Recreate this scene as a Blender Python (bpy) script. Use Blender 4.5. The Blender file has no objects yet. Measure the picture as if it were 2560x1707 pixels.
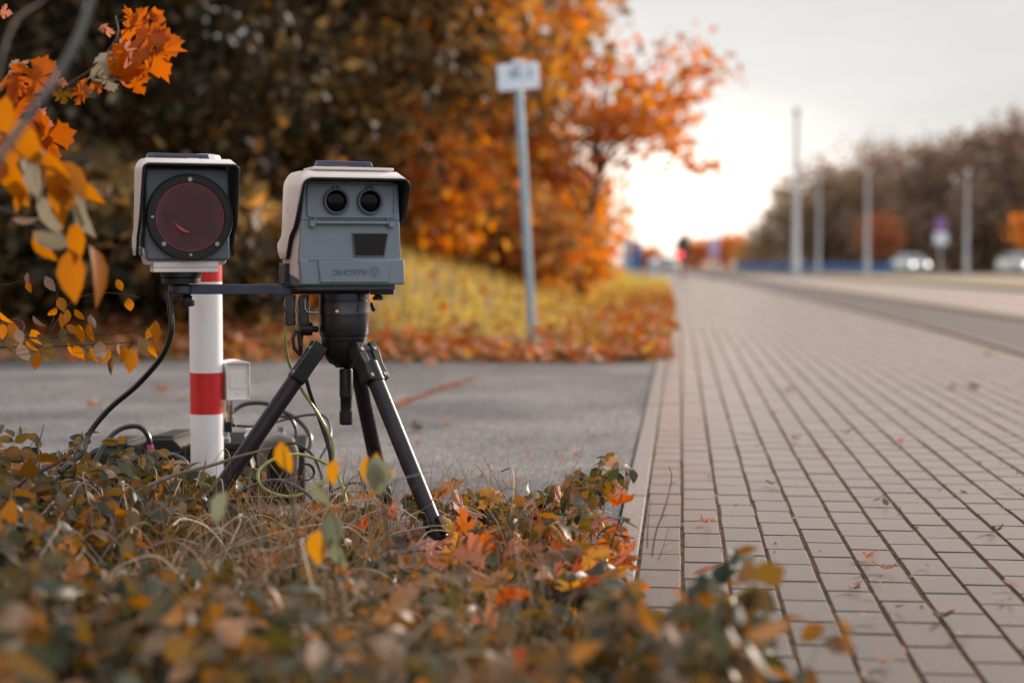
import bpy, bmesh, math, random
import numpy as np
from mathutils import Vector, Matrix, Euler

R = math.radians
random.seed(7)
rng = np.random.default_rng(11)
scene = bpy.context.scene
COL = scene.collection

# ------------------------------------------------------------------ camera
FPX, CXP, CYP, HZ, CAMH = 4150.0, 1280.0, 853.5, 632.0, 0.735
PITCH = math.atan((CYP - HZ) / FPX)
cam_data = bpy.data.cameras.new("camera")
cam = bpy.data.objects.new("camera", cam_data)
COL.objects.link(cam)
cam.location = (0, 0, CAMH)
cam.rotation_euler = (math.pi / 2 - PITCH, 0, 0)
cam_data.sensor_width = 36.0
cam_data.lens = FPX / 2560 * 36.0
cam_data.clip_start = 0.05
cam_data.clip_end = 6000
cam_data.dof.use_dof = True
cam_data.dof.focus_distance = 4.17
cam_data.dof.aperture_fstop = 1.8
scene.camera = cam

# ------------------------------------------------------------------ light
SUN_AZ, SUN_EL = R(40), R(15)            # azimuth to the right of the view axis
sun_vec = Vector((math.sin(SUN_AZ) * math.cos(SUN_EL), math.cos(SUN_AZ) * math.cos(SUN_EL), math.sin(SUN_EL)))
sl = bpy.data.lights.new("sun", 'SUN')
sl.energy = 3.8
sl.angle = R(4)
sl.color = (1.0, 0.80, 0.66)
sun = bpy.data.objects.new("sun", sl)
sun.rotation_euler = sun_vec.to_track_quat('Z', 'Y').to_euler()
sun.location = (10, 30, 30)
COL.objects.link(sun)

world = bpy.data.worlds.new("World")
scene.world = world
world.use_nodes = True
wn, wl = world.node_tree.nodes, world.node_tree.links
wn.clear()
w_out = wn.new('ShaderNodeOutputWorld')
w_bg = wn.new('ShaderNodeBackground')
w_bg.inputs['Strength'].default_value = 0.1
sky = wn.new('ShaderNodeTexSky')
sky.sky_type = 'NISHITA'
sky.sun_disc = False
sky.sun_elevation = SUN_EL
sky.sun_rotation = SUN_AZ
sky.air_density = 1.0
sky.dust_density = 3.0
tc = wn.new('ShaderNodeTexCoord')
dot = wn.new('ShaderNodeVectorMath'); dot.operation = 'DOT_PRODUCT'
gd = Vector((math.sin(R(5.2)), math.cos(R(5.2)), 0.03 * 2.1)).normalized()
flat = wn.new('ShaderNodeMapping'); flat.inputs['Scale'].default_value = (1, 1, 2.1)
nrmz = wn.new('ShaderNodeVectorMath'); nrmz.operation = 'NORMALIZE'
dot.inputs[1].default_value = gd
wl.new(tc.outputs['Generated'], flat.inputs['Vector']); wl.new(flat.outputs['Vector'], nrmz.inputs[0]); wl.new(nrmz.outputs['Vector'], dot.inputs[0])
glow = wn.new('ShaderNodeValToRGB')
glow.color_ramp.interpolation = 'LINEAR'
glow.color_ramp.elements[0].position = 0.55
glow.color_ramp.elements[0].color = (8.5, 8.5, 8.7, 1)
glow.color_ramp.elements[1].position = 1.0
glow.color_ramp.elements[1].color = (18.0, 15.0, 12.6, 1)
e = glow.color_ramp.elements.new(0.94); e.color = (4.95, 4.95, 4.92, 1)
e = glow.color_ramp.elements.new(0.972); e.color = (5.5, 5.47, 5.4, 1)
e = glow.color_ramp.elements.new(0.990); e.color = (6.3, 6.15, 6.0, 1)
e = glow.color_ramp.elements.new(0.9975); e.color = (8.8, 8.0, 7.3, 1)
wl.new(dot.outputs['Value'], glow.inputs['Fac'])
mp = wn.new('ShaderNodeMapping'); mp.inputs['Scale'].default_value = (2.0, 2.0, 9.0)
wl.new(tc.outputs['Generated'], mp.inputs['Vector'])
ns = wn.new('ShaderNodeTexNoise'); ns.inputs['Scale'].default_value = 1.6; ns.inputs['Detail'].default_value = 4
wl.new(mp.outputs['Vector'], ns.inputs['Vector'])
cr = wn.new('ShaderNodeMapRange'); cr.inputs['From Min'].default_value = 0.3; cr.inputs['From Max'].default_value = 0.7
cr.inputs['To Min'].default_value = 0.88; cr.inputs['To Max'].default_value = 1.10
wl.new(ns.outputs['Fac'], cr.inputs['Value'])
cm = wn.new('ShaderNodeVectorMath'); cm.operation = 'SCALE'
wl.new(glow.outputs['Color'], cm.inputs[0]); wl.new(cr.outputs['Result'], cm.inputs['Scale'])
mx = wn.new('ShaderNodeMix'); mx.data_type = 'RGBA'
mx.inputs['Factor'].default_value = 0.985
wl.new(sky.outputs['Color'], mx.inputs['A']); wl.new(cm.outputs['Vector'], mx.inputs['B'])
wl.new(mx.outputs['Result'], w_bg.inputs['Color'])
wl.new(w_bg.outputs['Background'], w_out.inputs['Surface'])

scene.view_settings.view_transform = 'Standard'
scene.view_settings.look = 'None'
scene.view_settings.exposure = 0.55
scene.view_settings.gamma = 1.0
scene.cycles.use_denoising = True
scene.cycles.max_bounces = 8
scene.cycles.transparent_max_bounces = 8

# ------------------------------------------------------------------ helpers
CP, SP = math.cos(PITCH), math.sin(PITCH)

def W(u, v, Y):
    """world point on the view ray of photo point (u, v) at distance Y along the ground"""
    a, b = (u - CXP) / FPX, (CYP - v) / FPX
    dx, dy, dz = a, CP + b * SP, -SP + b * CP
    k = Y / dy
    return Vector((dx * k, Y, CAMH + dz * k))

PHI = math.atan((1702 - CXP) / FPX)
cph, sph = math.cos(PHI), math.sin(PHI)

def gz(y):
    return -0.0075 * max(0.0, y - 15.0)

def bend(s):
    """the road swings gently to the left further on"""
    return 1.3 * (np.maximum(0.0, s - 15.0) / 81.0) ** 1.5

def pv(p, s, z=0.0):
    """pavement frame: p metres right of its left edge line, s metres along it"""
    x, y = p * cph + s * sph - bend(s), -p * sph + s * cph
    return Vector((x, y, gz(y) + z))

def tag(o, label=None, cat=None, group=None, kind=None):
    if label: o['label'] = label
    if cat: o['category'] = cat
    if group: o['group'] = group
    if kind: o['kind'] = kind
    return o

def empty(name, loc=(0, 0, 0), rz=0.0):
    o = bpy.data.objects.new(name, None)
    o.location = loc
    o.rotation_euler = (0, 0, rz)
    o.empty_display_size = 0.1
    COL.objects.link(o)
    return o

def copy_tree(o, parent=None):
    c = o.copy()
    COL.objects.link(c)
    if parent is not None:
        c.parent = parent
    for ch in list(o.children):
        copy_tree(ch, c)
    return c

class MB:
    """collects shapes and links them as one mesh object"""
    def __init__(self):
        self.v, self.f, self.mi = [], [], []
        self.cur = 0

    def add(self, vs, fs):
        b = len(self.v)
        self.v += [tuple(x) for x in vs]
        for q in fs:
            self.f.append([i + b for i in q])
            self.mi.append(self.cur)

    def box(self, lo, hi, M=None):
        x0, y0, z0 = lo; x1, y1, z1 = hi
        vs = [Vector(p) for p in ((x0, y0, z0), (x1, y0, z0), (x1, y1, z0), (x0, y1, z0),
                                  (x0, y0, z1), (x1, y0, z1), (x1, y1, z1), (x0, y1, z1))]
        if M is not None: vs = [M @ p for p in vs]
        self.add(vs, [(0, 3, 2, 1), (4, 5, 6, 7), (0, 1, 5, 4), (1, 2, 6, 5), (2, 3, 7, 6), (3, 0, 4, 7)])

    def hexa(self, pts):
        self.add(pts, [(0, 3, 2, 1), (4, 5, 6, 7), (0, 1, 5, 4), (1, 2, 6, 5), (2, 3, 7, 6), (3, 0, 4, 7)])

    def tube(self, pts, rad, seg=12, caps=True):
        pts = [Vector(p) for p in pts]
        n = len(pts)
        rs = rad if isinstance(rad, (list, tuple)) else [rad] * n
        rings, prev = [], None
        for i in range(n):
            t = (pts[min(i + 1, n - 1)] - pts[max(i - 1, 0)])
            if t.length < 1e-9: t = Vector((0, 0, 1))
            t.normalize()
            if prev is None:
                a = Vector((0, 0, 1)) if abs(t.z) < .9 else Vector((1, 0, 0))
                nrm = t.cross(a).normalized()
            else:
                nrm = prev - t * prev.dot(t)
                nrm = nrm.normalized() if nrm.length > 1e-6 else t.orthogonal().normalized()
            prev = nrm
            bn = t.cross(nrm)
            rings.append([pts[i] + (nrm * math.cos(k * 2 * math.pi / seg) + bn * math.sin(k * 2 * math.pi / seg)) * rs[i] for k in range(seg)])
        vs = [p for r in rings for p in r]
        fs = [(i * seg + k, i * seg + (k + 1) % seg, (i + 1) * seg + (k + 1) % seg, (i + 1) * seg + k) for i in range(n - 1) for k in range(seg)]
        if caps:
            fs.append(list(range(seg))[::-1]); fs.append([(n - 1) * seg + k for k in range(seg)])
        self.add(vs, fs)

    def lathe(self, prof, M=None, seg=32, closed=False):
        """prof = (radius, z) pairs turned round local Z"""
        vs = []
        for r, z in prof:
            for k in range(seg):
                a = 2 * math.pi * k / seg
                vs.append(Vector((r * math.cos(a), r * math.sin(a), z)))
        if M is not None: vs = [M @ p for p in vs]
        n = len(prof)
        m = n if closed else n - 1
        fs = [(i * seg + k, i * seg + (k + 1) % seg, ((i + 1) % n) * seg + (k + 1) % seg, ((i + 1) % n) * seg + k) for i in range(m) for k in range(seg)]
        if not closed:
            if prof[0][0] > 1e-6: fs.append(list(range(seg))[::-1])
            if prof[-1][0] > 1e-6: fs.append([(n - 1) * seg + k for k in range(seg)])
        self.add(vs, fs)

    def prism(self, poly, d0, d1, M=None):
        """polygon in local XZ pushed along Y from d0 to d1"""
        n = len(poly)
        vs = [Vector((x, d0, z)) for x, z in poly] + [Vector((x, d1, z)) for x, z in poly]
        if M is not None: vs = [M @ p for p in vs]
        fs = [list(range(n)), [n + k for k in range(n)][::-1]] + [(k, n + k, n + (k + 1) % n, (k + 1) % n) for k in range(n)]
        self.add(vs, fs)

    def build(self, name, mats, parent=None, bevel=0.0, seg=2, smooth=35):
        me = bpy.data.meshes.new(name)
        me.from_pydata(self.v, [], self.f)
        mats = mats if isinstance(mats, (list, tuple)) else [mats]
        for m in mats: me.materials.append(m)
        if len(mats) > 1: me.polygons.foreach_set('material_index', self.mi)
        bm = bmesh.new(); bm.from_mesh(me)
        bmesh.ops.recalc_face_normals(bm, faces=bm.faces)
        bm.to_mesh(me); bm.free()
        if smooth:
            me.polygons.foreach_set('use_smooth', [True] * len(me.polygons))
            me.set_sharp_from_angle(angle=R(smooth))
        me.update()
        o = bpy.data.objects.new(name, me)
        COL.objects.link(o)
        if parent is not None: o.parent = parent
        if bevel > 0:
            b = o.modifiers.new("bevel", 'BEVEL')
            b.width = bevel; b.segments = seg; b.limit_method = 'ANGLE'; b.angle_limit = R(40)
            b.harden_normals = False
        return o

def build_np(name, V, F, mats, parent=None, mi=None, smooth=True):
    """a mesh from numpy arrays; F is (n, k) with one k"""
    me = bpy.data.meshes.new(name)
    V = np.ascontiguousarray(V, dtype=np.float32); F = np.ascontiguousarray(F, dtype=np.int32)
    n, k = F.shape
    me.vertices.add(len(V)); me.vertices.foreach_set('co', V.ravel())
    me.loops.add(n * k); me.loops.foreach_set('vertex_index', F.ravel())
    me.polygons.add(n); me.polygons.foreach_set('loop_start', np.arange(0, n * k, k, dtype=np.int32))
    for m in (mats if isinstance(mats, (list, tuple)) else [mats]): me.materials.append(m)
    if mi is not None: me.polygons.foreach_set('material_index', np.asarray(mi, dtype=np.int32))
    me.polygons.foreach_set('use_smooth', np.full(n, smooth))
    me.update(calc_edges=True); me.validate()
    o = bpy.data.objects.new(name, me)
    COL.objects.link(o)
    if parent is not None: o.parent = parent
    return o

def rotmats(n, up_bias=0.0):
    """n random rotations; up_bias pulls the local Z axis towards world up"""
    z = rng.normal(size=(n, 3)); z /= np.linalg.norm(z, axis=1)[:, None]
    z[:, 2] += up_bias
    z /= np.linalg.norm(z, axis=1)[:, None]
    a = rng.normal(size=(n, 3))
    x = a - z * (a * z).sum(1)[:, None]; x /= np.linalg.norm(x, axis=1)[:, None]
    y = np.cross(z, x)
    return np.stack([x, y, z], axis=2)

def stamp(tv, tf, pos, rot, sc):
    """copies of a template: (vertices, faces)"""
    n, m = len(pos), len(tv)
    V = np.einsum('nij,mj->nmi', rot, tv) * np.asarray(sc).reshape(n, 1, 1) + np.asarray(pos)[:, None, :]
    F = tf[None, :, :] + (np.arange(n) * m)[:, None, None]
    return V.reshape(-1, 3), F.reshape(-1, tf.shape[1])

# ------------------------------------------------------------------ materials
def _nodes(name):
    m = bpy.data.materials.new(name)
    m.use_nodes = True
    nt = m.node_tree
    return m, nt, nt.nodes['Principled BSDF']

def _ramp(nt, cols, pos=None):
    r = nt.nodes.new('ShaderNodeValToRGB')
    el = r.color_ramp.elements
    while len(el) < len(cols): el.new(0.5)
    for i, c in enumerate(cols):
        el[i].position = pos[i] if pos else i / (len(cols) - 1)
        el[i].color = (*c, 1)
    return r

def mat(name, col, rough=0.5, metal=0.0, var=0.12, scale=20.0, bump=0.0, bscale=200.0, rvar=0.1, spec=0.5, coat=0.0, island=0.0, dirt=None, sheen=0.0):
    """paint, plastic, metal or stone with mottling, uneven gloss and a fine bump"""
    m, nt, b = _nodes(name)
    N, L = nt.nodes, nt.links
    tcn = N.new('ShaderNodeTexCoord')
    n1 = N.new('ShaderNodeTexNoise'); n1.inputs['Scale'].default_value = scale; n1.inputs['Detail'].default_value = 6
    L.new(tcn.outputs['Object'], n1.inputs['Vector'])
    lo = tuple(max(0, c * (1 - var)) for c in col); hi = tuple(min(1, c * (1 + var)) for c in col)
    rp = _ramp(nt, [lo, hi], [0.3, 0.7])
    L.new(n1.outputs['Fac'], rp.inputs['Fac'])
    colout = rp.outputs['Color']
    if island > 0:
        g = N.new('ShaderNodeNewGeometry')
        mr = N.new('ShaderNodeMapRange'); mr.inputs['To Min'].default_value = 1 - island; mr.inputs['To Max'].default_value = 1 + island
        L.new(g.outputs['Random Per Island'], mr.inputs['Value'])
        vm = N.new('ShaderNodeVectorMath'); vm.operation = 'SCALE'
        L.new(colout, vm.inputs[0]); L.new(mr.outputs['Result'], vm.inputs['Scale'])
        colout = vm.outputs['Vector']
    if dirt:
        n3 = N.new('ShaderNodeTexNoise'); n3.inputs['Scale'].default_value = dirt[1]; n3.inputs['Detail'].default_value = 8
        L.new(tcn.outputs['Object'], n3.inputs['Vector'])
        r3 = _ramp(nt, [(0, 0, 0), (1, 1, 1)], [dirt[2], dirt[2] + 0.06])
        L.new(n3.outputs['Fac'], r3.inputs['Fac'])
        mm = N.new('ShaderNodeMix'); mm.data_type = 'RGBA'
        L.new(r3.outputs['Color'], mm.inputs['Factor']); L.new(colout, mm.inputs['A'])
        mm.inputs['B'].default_value = (*dirt[0], 1)
        colout = mm.outputs['Result']
    L.new(colout, b.inputs['Base Color'])
    n2 = N.new('ShaderNodeTexNoise'); n2.inputs['Scale'].default_value = scale * 2.3; n2.inputs['Detail'].default_value = 4
    L.new(tcn.outputs['Object'], n2.inputs['Vector'])
    mr2 = N.new('ShaderNodeMapRange'); mr2.inputs['To Min'].default_value = max(.02, rough - rvar); mr2.inputs['To Max'].default_value = min(1, rough + rvar)
    L.new(n2.outputs['Fac'], mr2.inputs['Value']); L.new(mr2.outputs['Result'], b.inputs['Roughness'])
    b.inputs['Metallic'].default_value = metal
    b.inputs['Specular IOR Level'].default_value = spec
    b.inputs['Coat Weight'].default_value = coat
    b.inputs['Sheen Weight'].default_value = sheen
    b.inputs['Sheen Roughness'].default_value = 0.2
    b.inputs['Coat Roughness'].default_value = 0.03 if coat < .5 or sheen == 0 else 0.22
    b.inputs['Sheen Tint'].default_value = (1.0, 0.86, 0.78, 1)
    if bump > 0:
        n4 = N.new('ShaderNodeTexNoise'); n4.inputs['Scale'].default_value = bscale; n4.inputs['Detail'].default_value = 3
        L.new(tcn.outputs['Object'], n4.inputs['Vector'])
        bp = N.new('ShaderNodeBump'); bp.inputs['Strength'].default_value = bump; bp.inputs['Distance'].default_value = 0.002
        L.new(n4.outputs['Fac'], bp.inputs['Height']); L.new(bp.outputs['Normal'], b.inputs['Normal'])
    return m

def leaf_mat(name, cols, pos=None, trans=0.4, rough=0.5, spots=None, back=None, spec=0.18):
    """leaves: a colour per leaf, light that passes through, mottled blades"""
    m, nt, b = _nodes(name)
    N, L = nt.nodes, nt.links
    g = N.new('ShaderNodeNewGeometry')
    tcn = N.new('ShaderNodeTexCoord')
    nz = N.new('ShaderNodeTexNoise'); nz.inputs['Scale'].default_value = 45.0; nz.inputs['Detail'].default_value = 4
    L.new(tcn.outputs['Object'], nz.inputs['Vector'])
    ad = N.new('ShaderNodeMath'); ad.operation = 'MULTIPLY_ADD'; ad.inputs[1].default_value = 0.28; ad.inputs[2].default_value = -0.14
    L.new(nz.outputs['Fac'], ad.inputs[0])
    sm = N.new('ShaderNodeMath'); sm.operation = 'ADD'; sm.use_clamp = True
    L.new(g.outputs['Random Per Island'], sm.inputs[0]); L.new(ad.outputs['Value'], sm.inputs[1])
    rp = _ramp(nt, cols, pos)
    L.new(sm.outputs['Value'], rp.inputs['Fac'])
    colout = rp.outputs['Color']
    if spots:
        n3 = N.new('ShaderNodeTexNoise'); n3.inputs['Scale'].default_value = spots[1]; n3.inputs['Detail'].default_value = 6
        L.new(tcn.outputs['Object'], n3.inputs['Vector'])
        r3 = _ramp(nt, [(0, 0, 0), (1, 1, 1)], [spots[2], spots[2] + 0.07])
        L.new(n3.outputs['Fac'], r3.inputs['Fac'])
        mm = N.new('ShaderNodeMix'); mm.data_type = 'RGBA'
        L.new(r3.outputs['Color'], mm.inputs['Factor']); L.new(colout, mm.inputs['A'])
        mm.inputs['B'].default_value = (*spots[0], 1)
        colout = mm.outputs['Result']
    L.new(colout, b.inputs['Base Color'])
    b.inputs['Roughness'].default_value = rough
    b.inputs['Specular IOR Level'].default_value = spec
    tr = N.new('ShaderNodeBsdfTranslucent')
    bc = N.new('ShaderNodeHueSaturation'); bc.inputs['Saturation'].default_value = 1.15; bc.inputs['Value'].default_value = 1.6
    if back:                                            # light passing through takes the leaf's inner colour
        rb = _ramp(nt, back); L.new(sm.outputs['Value'], rb.inputs['Fac']); L.new(rb.outputs['Color'], bc.inputs['Color'])
    else:
        L.new(colout, bc.inputs['Color'])
    L.new(bc.outputs['Color'], tr.inputs['Color'])
    ms = N.new('ShaderNodeMixShader'); ms.inputs['Fac'].default_value = trans
    L.new(b.outputs['BSDF'], ms.inputs[1]); L.new(tr.outputs['BSDF'], ms.inputs[2])
    L.new(ms.outputs['Shader'], N['Material Output'].inputs['Surface'])
    return m

def glow_mat(name, col, strength):
    m, nt, b = _nodes(name)
    b.inputs['Base Color'].default_value = (*col, 1)
    b.inputs['Emission Color'].default_value = (*col, 1)
    b.inputs['Emission Strength'].default_value = strength
    return m

M = {}
M['paver'] = mat('paver', (0.036, 0.0195, 0.0125), 0.80, var=0.5, scale=170, bump=0.6, bscale=500, island=0.26, dirt=((0.036, 0.029, 0.025), 7, 0.58), spec=0.25, sheen=0.42, coat=0.5)
M['joint'] = mat('joint', (0.05, 0.036, 0.018), 0.95, var=0.5, scale=60, bump=0.8, bscale=300, dirt=((0.15, 0.07, 0.022), 14, 0.46))
M['kerb'] = mat('kerb', (0.20, 0.165, 0.145), 0.8, var=0.18, scale=40, bump=0.5, bscale=400)
M['asphalt'] = mat('asphalt', (0.125, 0.12, 0.122), 0.8, var=0.55, scale=95, bump=0.9, bscale=260, spec=0.5, dirt=((0.21, 0.20, 0.195), 240, 0.58))
def asphalt_mat():
    m, nt, b = _nodes('asphalt'); N, L = nt.nodes, nt.links
    t = N.new('ShaderNodeTexCoord')
    v = N.new('ShaderNodeTexVoronoi'); v.inputs['Scale'].default_value = 110; L.new(t.outputs['Object'], v.inputs['Vector'])
    sp_ = N.new('ShaderNodeSeparateColor'); L.new(v.outputs['Color'], sp_.inputs['Color'])
    r1 = _ramp(nt, [(.05, .049, .05), (.125, .12, .122), (.155, .15, .15), (.36, .35, .34)], [0, .25, .8, 1]); L.new(sp_.outputs['Red'], r1.inputs['Fac'])
    n1 = N.new('ShaderNodeTexNoise'); n1.inputs['Scale'].default_value = 1.1; n1.inputs['Detail'].default_value = 7; L.new(t.outputs['Object'], n1.inputs['Vector'])
    r2 = _ramp(nt, [(.60, .60, .62), (1.15, 1.12, 1.09)], [.36, .62]); L.new(n1.outputs['Fac'], r2.inputs['Fac'])
    mu = N.new('ShaderNodeMix'); mu.data_type = 'RGBA'; mu.blend_type = 'MULTIPLY'; mu.inputs['Factor'].default_value = 1
    L.new(r1.outputs['Color'], mu.inputs['A']); L.new(r2.outputs['Color'], mu.inputs['B']); L.new(mu.outputs['Result'], b.inputs['Base Color'])
    b.inputs['Roughness'].default_value = .8; b.inputs['Specular IOR Level'].default_value = .35
    bp = N.new('ShaderNodeBump'); bp.inputs['Strength'].default_value = .9; bp.inputs['Distance'].default_value = .004
    L.new(v.outputs['Distance'], bp.inputs['Height']); L.new(bp.outputs['Normal'], b.inputs['Normal'])
    return m
M['asphalt'] = asphalt_mat()
M['road'] = mat('road', (0.115, 0.10, 0.095), 0.85, spec=0.25, sheen=0.45, var=0.15, scale=6, bump=0.3, bscale=200)
M['lane'] = mat('lane', (0.085, 0.072, 0.068), 0.9, var=0.2, scale=5, bump=0.3, bscale=200, spec=0.2)
M['soil'] = mat('soil', (0.045, 0.03, 0.02), 0.95, var=0.4, scale=18, bump=0.8, bscale=60)
M['bank'] = mat('bank', (0.15, 0.105, 0.035), 0.95, var=0.45, scale=1.6, bump=0.7, bscale=30, dirt=((0.16, 0.07, 0.025), 2.2, 0.55))
M['verge'] = mat('verge', (0.16, 0.12, 0.05), 0.95, var=0.35, scale=3)
M['far'] = mat('far', (0.14, 0.11, 0.06), 0.95, var=0.3, scale=0.05)
M['grey'] = mat('grey', (0.155, 0.195, 0.235), 0.5, var=0.05, scale=14, bump=0.2, bscale=900)
M['greyd'] = mat('greyd', (0.055, 0.075, 0.10), 0.5, var=0.08, scale=14, bump=0.15, bscale=900)
M['cream'] = mat('cream', (0.62, 0.56, 0.52), 0.42, var=0.06, scale=9, bump=0.12, bscale=900, dirt=((0.40, 0.33, 0.28), 30, 0.64))
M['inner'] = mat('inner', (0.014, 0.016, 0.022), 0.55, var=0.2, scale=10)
M['black'] = mat('black', (0.009, 0.009, 0.010), 0.42, spec=0.3, var=0.3, scale=25, bump=0.12, bscale=700)
M['anod'] = mat('anod', (0.05, 0.048, 0.055), 0.3, metal=0.8, spec=0.4, var=0.3, scale=12, dirt=((0.3, 0.28, 0.25), 60, 0.74))
M['tube'] = mat('tube', (0.026, 0.022, 0.028), 0.42, metal=0.3, spec=0.3, var=0.2, scale=15)
M['bar'] = mat('bar', (0.05, 0.065, 0.10), 0.38, metal=0.5, var=0.2, scale=15)
M['steel'] = mat('steel', (0.30, 0.29, 0.28), 0.35, metal=1.0, var=0.1, scale=40)
M['brass'] = mat('brass', (0.55, 0.40, 0.22), 0.3, metal=1.0, var=0.15, scale=40)
M['white'] = mat('white', (0.83, 0.84, 0.85), 0.38, var=0.035, scale=7, dirt=((0.52, 0.48, 0.44), 38, 0.71))
M['redband'] = mat('redband', (0.62, 0.012, 0.012), 0.35, var=0.08, scale=20)
M['whitep'] = mat('whitep', (0.80, 0.79, 0.77), 0.45, var=0.04, scale=20)
M['olive'] = mat('olive', (0.022, 0.020, 0.015), 0.7, spec=0.3, var=0.2, scale=20, bump=0.3, bscale=400)
M['handle'] = mat('handle', (0.17, 0.14, 0.12), 0.6, var=0.1, scale=30, bump=0.4, bscale=500)
M['cable'] = mat('cable', (0.012, 0.014, 0.014), 0.35, var=0.2, scale=30)
M['cablegrey'] = mat('cablegrey', (0.10, 0.095, 0.11), 0.4, var=0.2, scale=30)
M['cablelime'] = mat('cablelime', (0.30, 0.34, 0.09), 0.4, var=0.12, scale=30)
M['pink'] = mat('pink', (0.7, 0.05, 0.32), 0.5)
M['glassdark'] = mat('glassdark', (0.002, 0.002, 0.004), 0.12, var=0.1, scale=5, spec=0.12)
M['winglass'] = mat('winglass', (0.009, 0.005, 0.004), 0.12, var=0.5, scale=25, spec=0.15)
M['galv'] = mat('galv', (0.42, 0.43, 0.45), 0.42, metal=0.5, var=0.12, scale=8)
M['signblue'] = mat('signblue', (0.035, 0.13, 0.33), 0.4)
M['ink'] = mat('ink', (0.10, 0.24, 0.36), 0.5)
M['lilac'] = mat('lilac', (0.24, 0.11, 0.31), 0.45)
M['signwhite'] = mat('signwhite', (0.66, 0.72, 0.80), 0.4)
M['bark'] = mat('bark', (0.06, 0.045, 0.035), 0.9, var=0.35, scale=9, bump=0.9, bscale=40)
M['twig'] = mat('twig', (0.05, 0.028, 0.022), 0.7, var=0.3, scale=40)
M['palestem'] = mat('palestem', (0.12, 0.125, 0.12), 0.6, var=0.2, scale=30)
M['drystem'] = mat('drystem', (0.15, 0.11, 0.08), 0.75, var=0.3, scale=60, island=0.4)
M['cover_leaf'] = leaf_mat('cover_leaf', [(0.020, 0.034, 0.026), (0.060, 0.080, 0.055), (0.13, 0.14, 0.10), (0.085, 0.065, 0.028), (0.13, 0.075, 0.03), (0.40, 0.28, 0.20)], [0.0, 0.28, 0.54, 0.66, 0.86, 1.0], trans=0.40, rough=0.45, spec=0.26,
                           spots=((0.07, 0.03, 0.012), 60, 0.68), back=[(0.03, 0.035, 0.01), (0.075, 0.05, 0.008), (0.12, 0.065, 0.008), (0.13, 0.062, 0.007), (0.20, 0.078, 0.010), (0.24, 0.13, 0.06)])
M['grass_dry'] = leaf_mat('grass_dry', [(0.14, 0.10, 0.065), (0.21, 0.15, 0.09), (0.11, 0.09, 0.05), (0.26, 0.13, 0.03)], trans=0.3, rough=0.6)
M['litter'] = leaf_mat('litter', [(0.20, 0.05, 0.018), (0.42, 0.11, 0.02), (0.24, 0.12, 0.05), (0.42, 0.20, 0.13), (0.45, 0.21, 0.02)], trans=0.3, rough=0.6, spots=((0.13, 0.05, 0.02), 50, 0.66))
M['bank_grass'] = leaf_mat('bank_grass', [(0.17, 0.17, 0.05), (0.42, 0.33, 0.08), (0.52, 0.37, 0.11), (0.26, 0.24, 0.06), (0.50, 0.26, 0.08)], trans=0.5, rough=0.6)
M['brown_grass'] = leaf_mat('brown_grass', [(0.06, 0.055, 0.025), (0.15, 0.10, 0.04), (0.20, 0.10, 0.035), (0.09, 0.085, 0.035)], trans=0.4, rough=0.6)
M['maple'] = leaf_mat('maple', [(0.20, 0.045, 0.008), (0.30, 0.08, 0.010), (0.36, 0.09, 0.012), (0.26, 0.09, 0.015)], trans=0.5, rough=0.55, spots=((0.14, 0.03, 0.012), 55, 0.66))
M['maplepale'] = leaf_mat('maplepale', [(0.22, 0.21, 0.15), (0.26, 0.23, 0.17)], trans=0.25, rough=0.6)
M['yellow'] = leaf_mat('yellow', [(0.20, 0.07, 0.008), (0.29, 0.105, 0.010), (0.25, 0.085, 0.010)], trans=0.5, rough=0.5, spots=((0.12, 0.045, 0.01), 70, 0.68))
M['oval'] = leaf_mat('oval', [(0.42, 0.12, 0.012), (0.22, 0.07, 0.02), (0.42, 0.16, 0.015), (0.16, 0.065, 0.03)], trans=0.5, rough=0.5, spots=((0.10, 0.03, 0.01), 60, 0.70))
M['ovalpale'] = leaf_mat('ovalpale', [(0.30, 0.19, 0.16), (0.24, 0.20, 0.15), (0.34, 0.16, 0.12)], trans=0.3, rough=0.5)
# ------------------------------------------------------------------ setting
def strip(name, p0, p1, s0, s1, z, material, ds=4.0, dp=None, zf=None, p_edge=None):
    ns = max(1, int((s1 - s0) / ds)); npp = 1 if not dp else max(1, int((p1 - p0) / dp))
    V, F = [], []
    for i in range(ns + 1):
        s = s0 + (s1 - s0) * i / ns
        for j in range(npp + 1):
            p = p0 + (p1 - p0) * j / npp
            V.append(pv(p, s, z))
    w = npp + 1
    for i in range(ns):
        for j in range(npp):
            F.append((i * w + j, i * w + j + 1, (i + 1) * w + j + 1, (i + 1) * w + j))
    o = build_np(name, V, F, material)
    return tag(o, kind='structure')

# base sheet that reaches the horizon
gv, gf = [], []
ysteps = [-30, 0, 15, 30, 60, 120, 250, 500, 1000, 2500]
xsteps = [-2500, -600, -120, -30, 0, 30, 120, 600, 2500]
for y in ysteps:
    for x in xsteps: gv.append((x, y, gz(y) - 0.05))
for i in range(len(ysteps) - 1):
    for j in range(len(xsteps) - 1):
        a = i * len(xsteps) + j
        gf.append((a, a + 1, a + 1 + len(xsteps), a + len(xsteps)))
tag(build_np('ground', gv, gf, M['far']), kind='structure')

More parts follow.
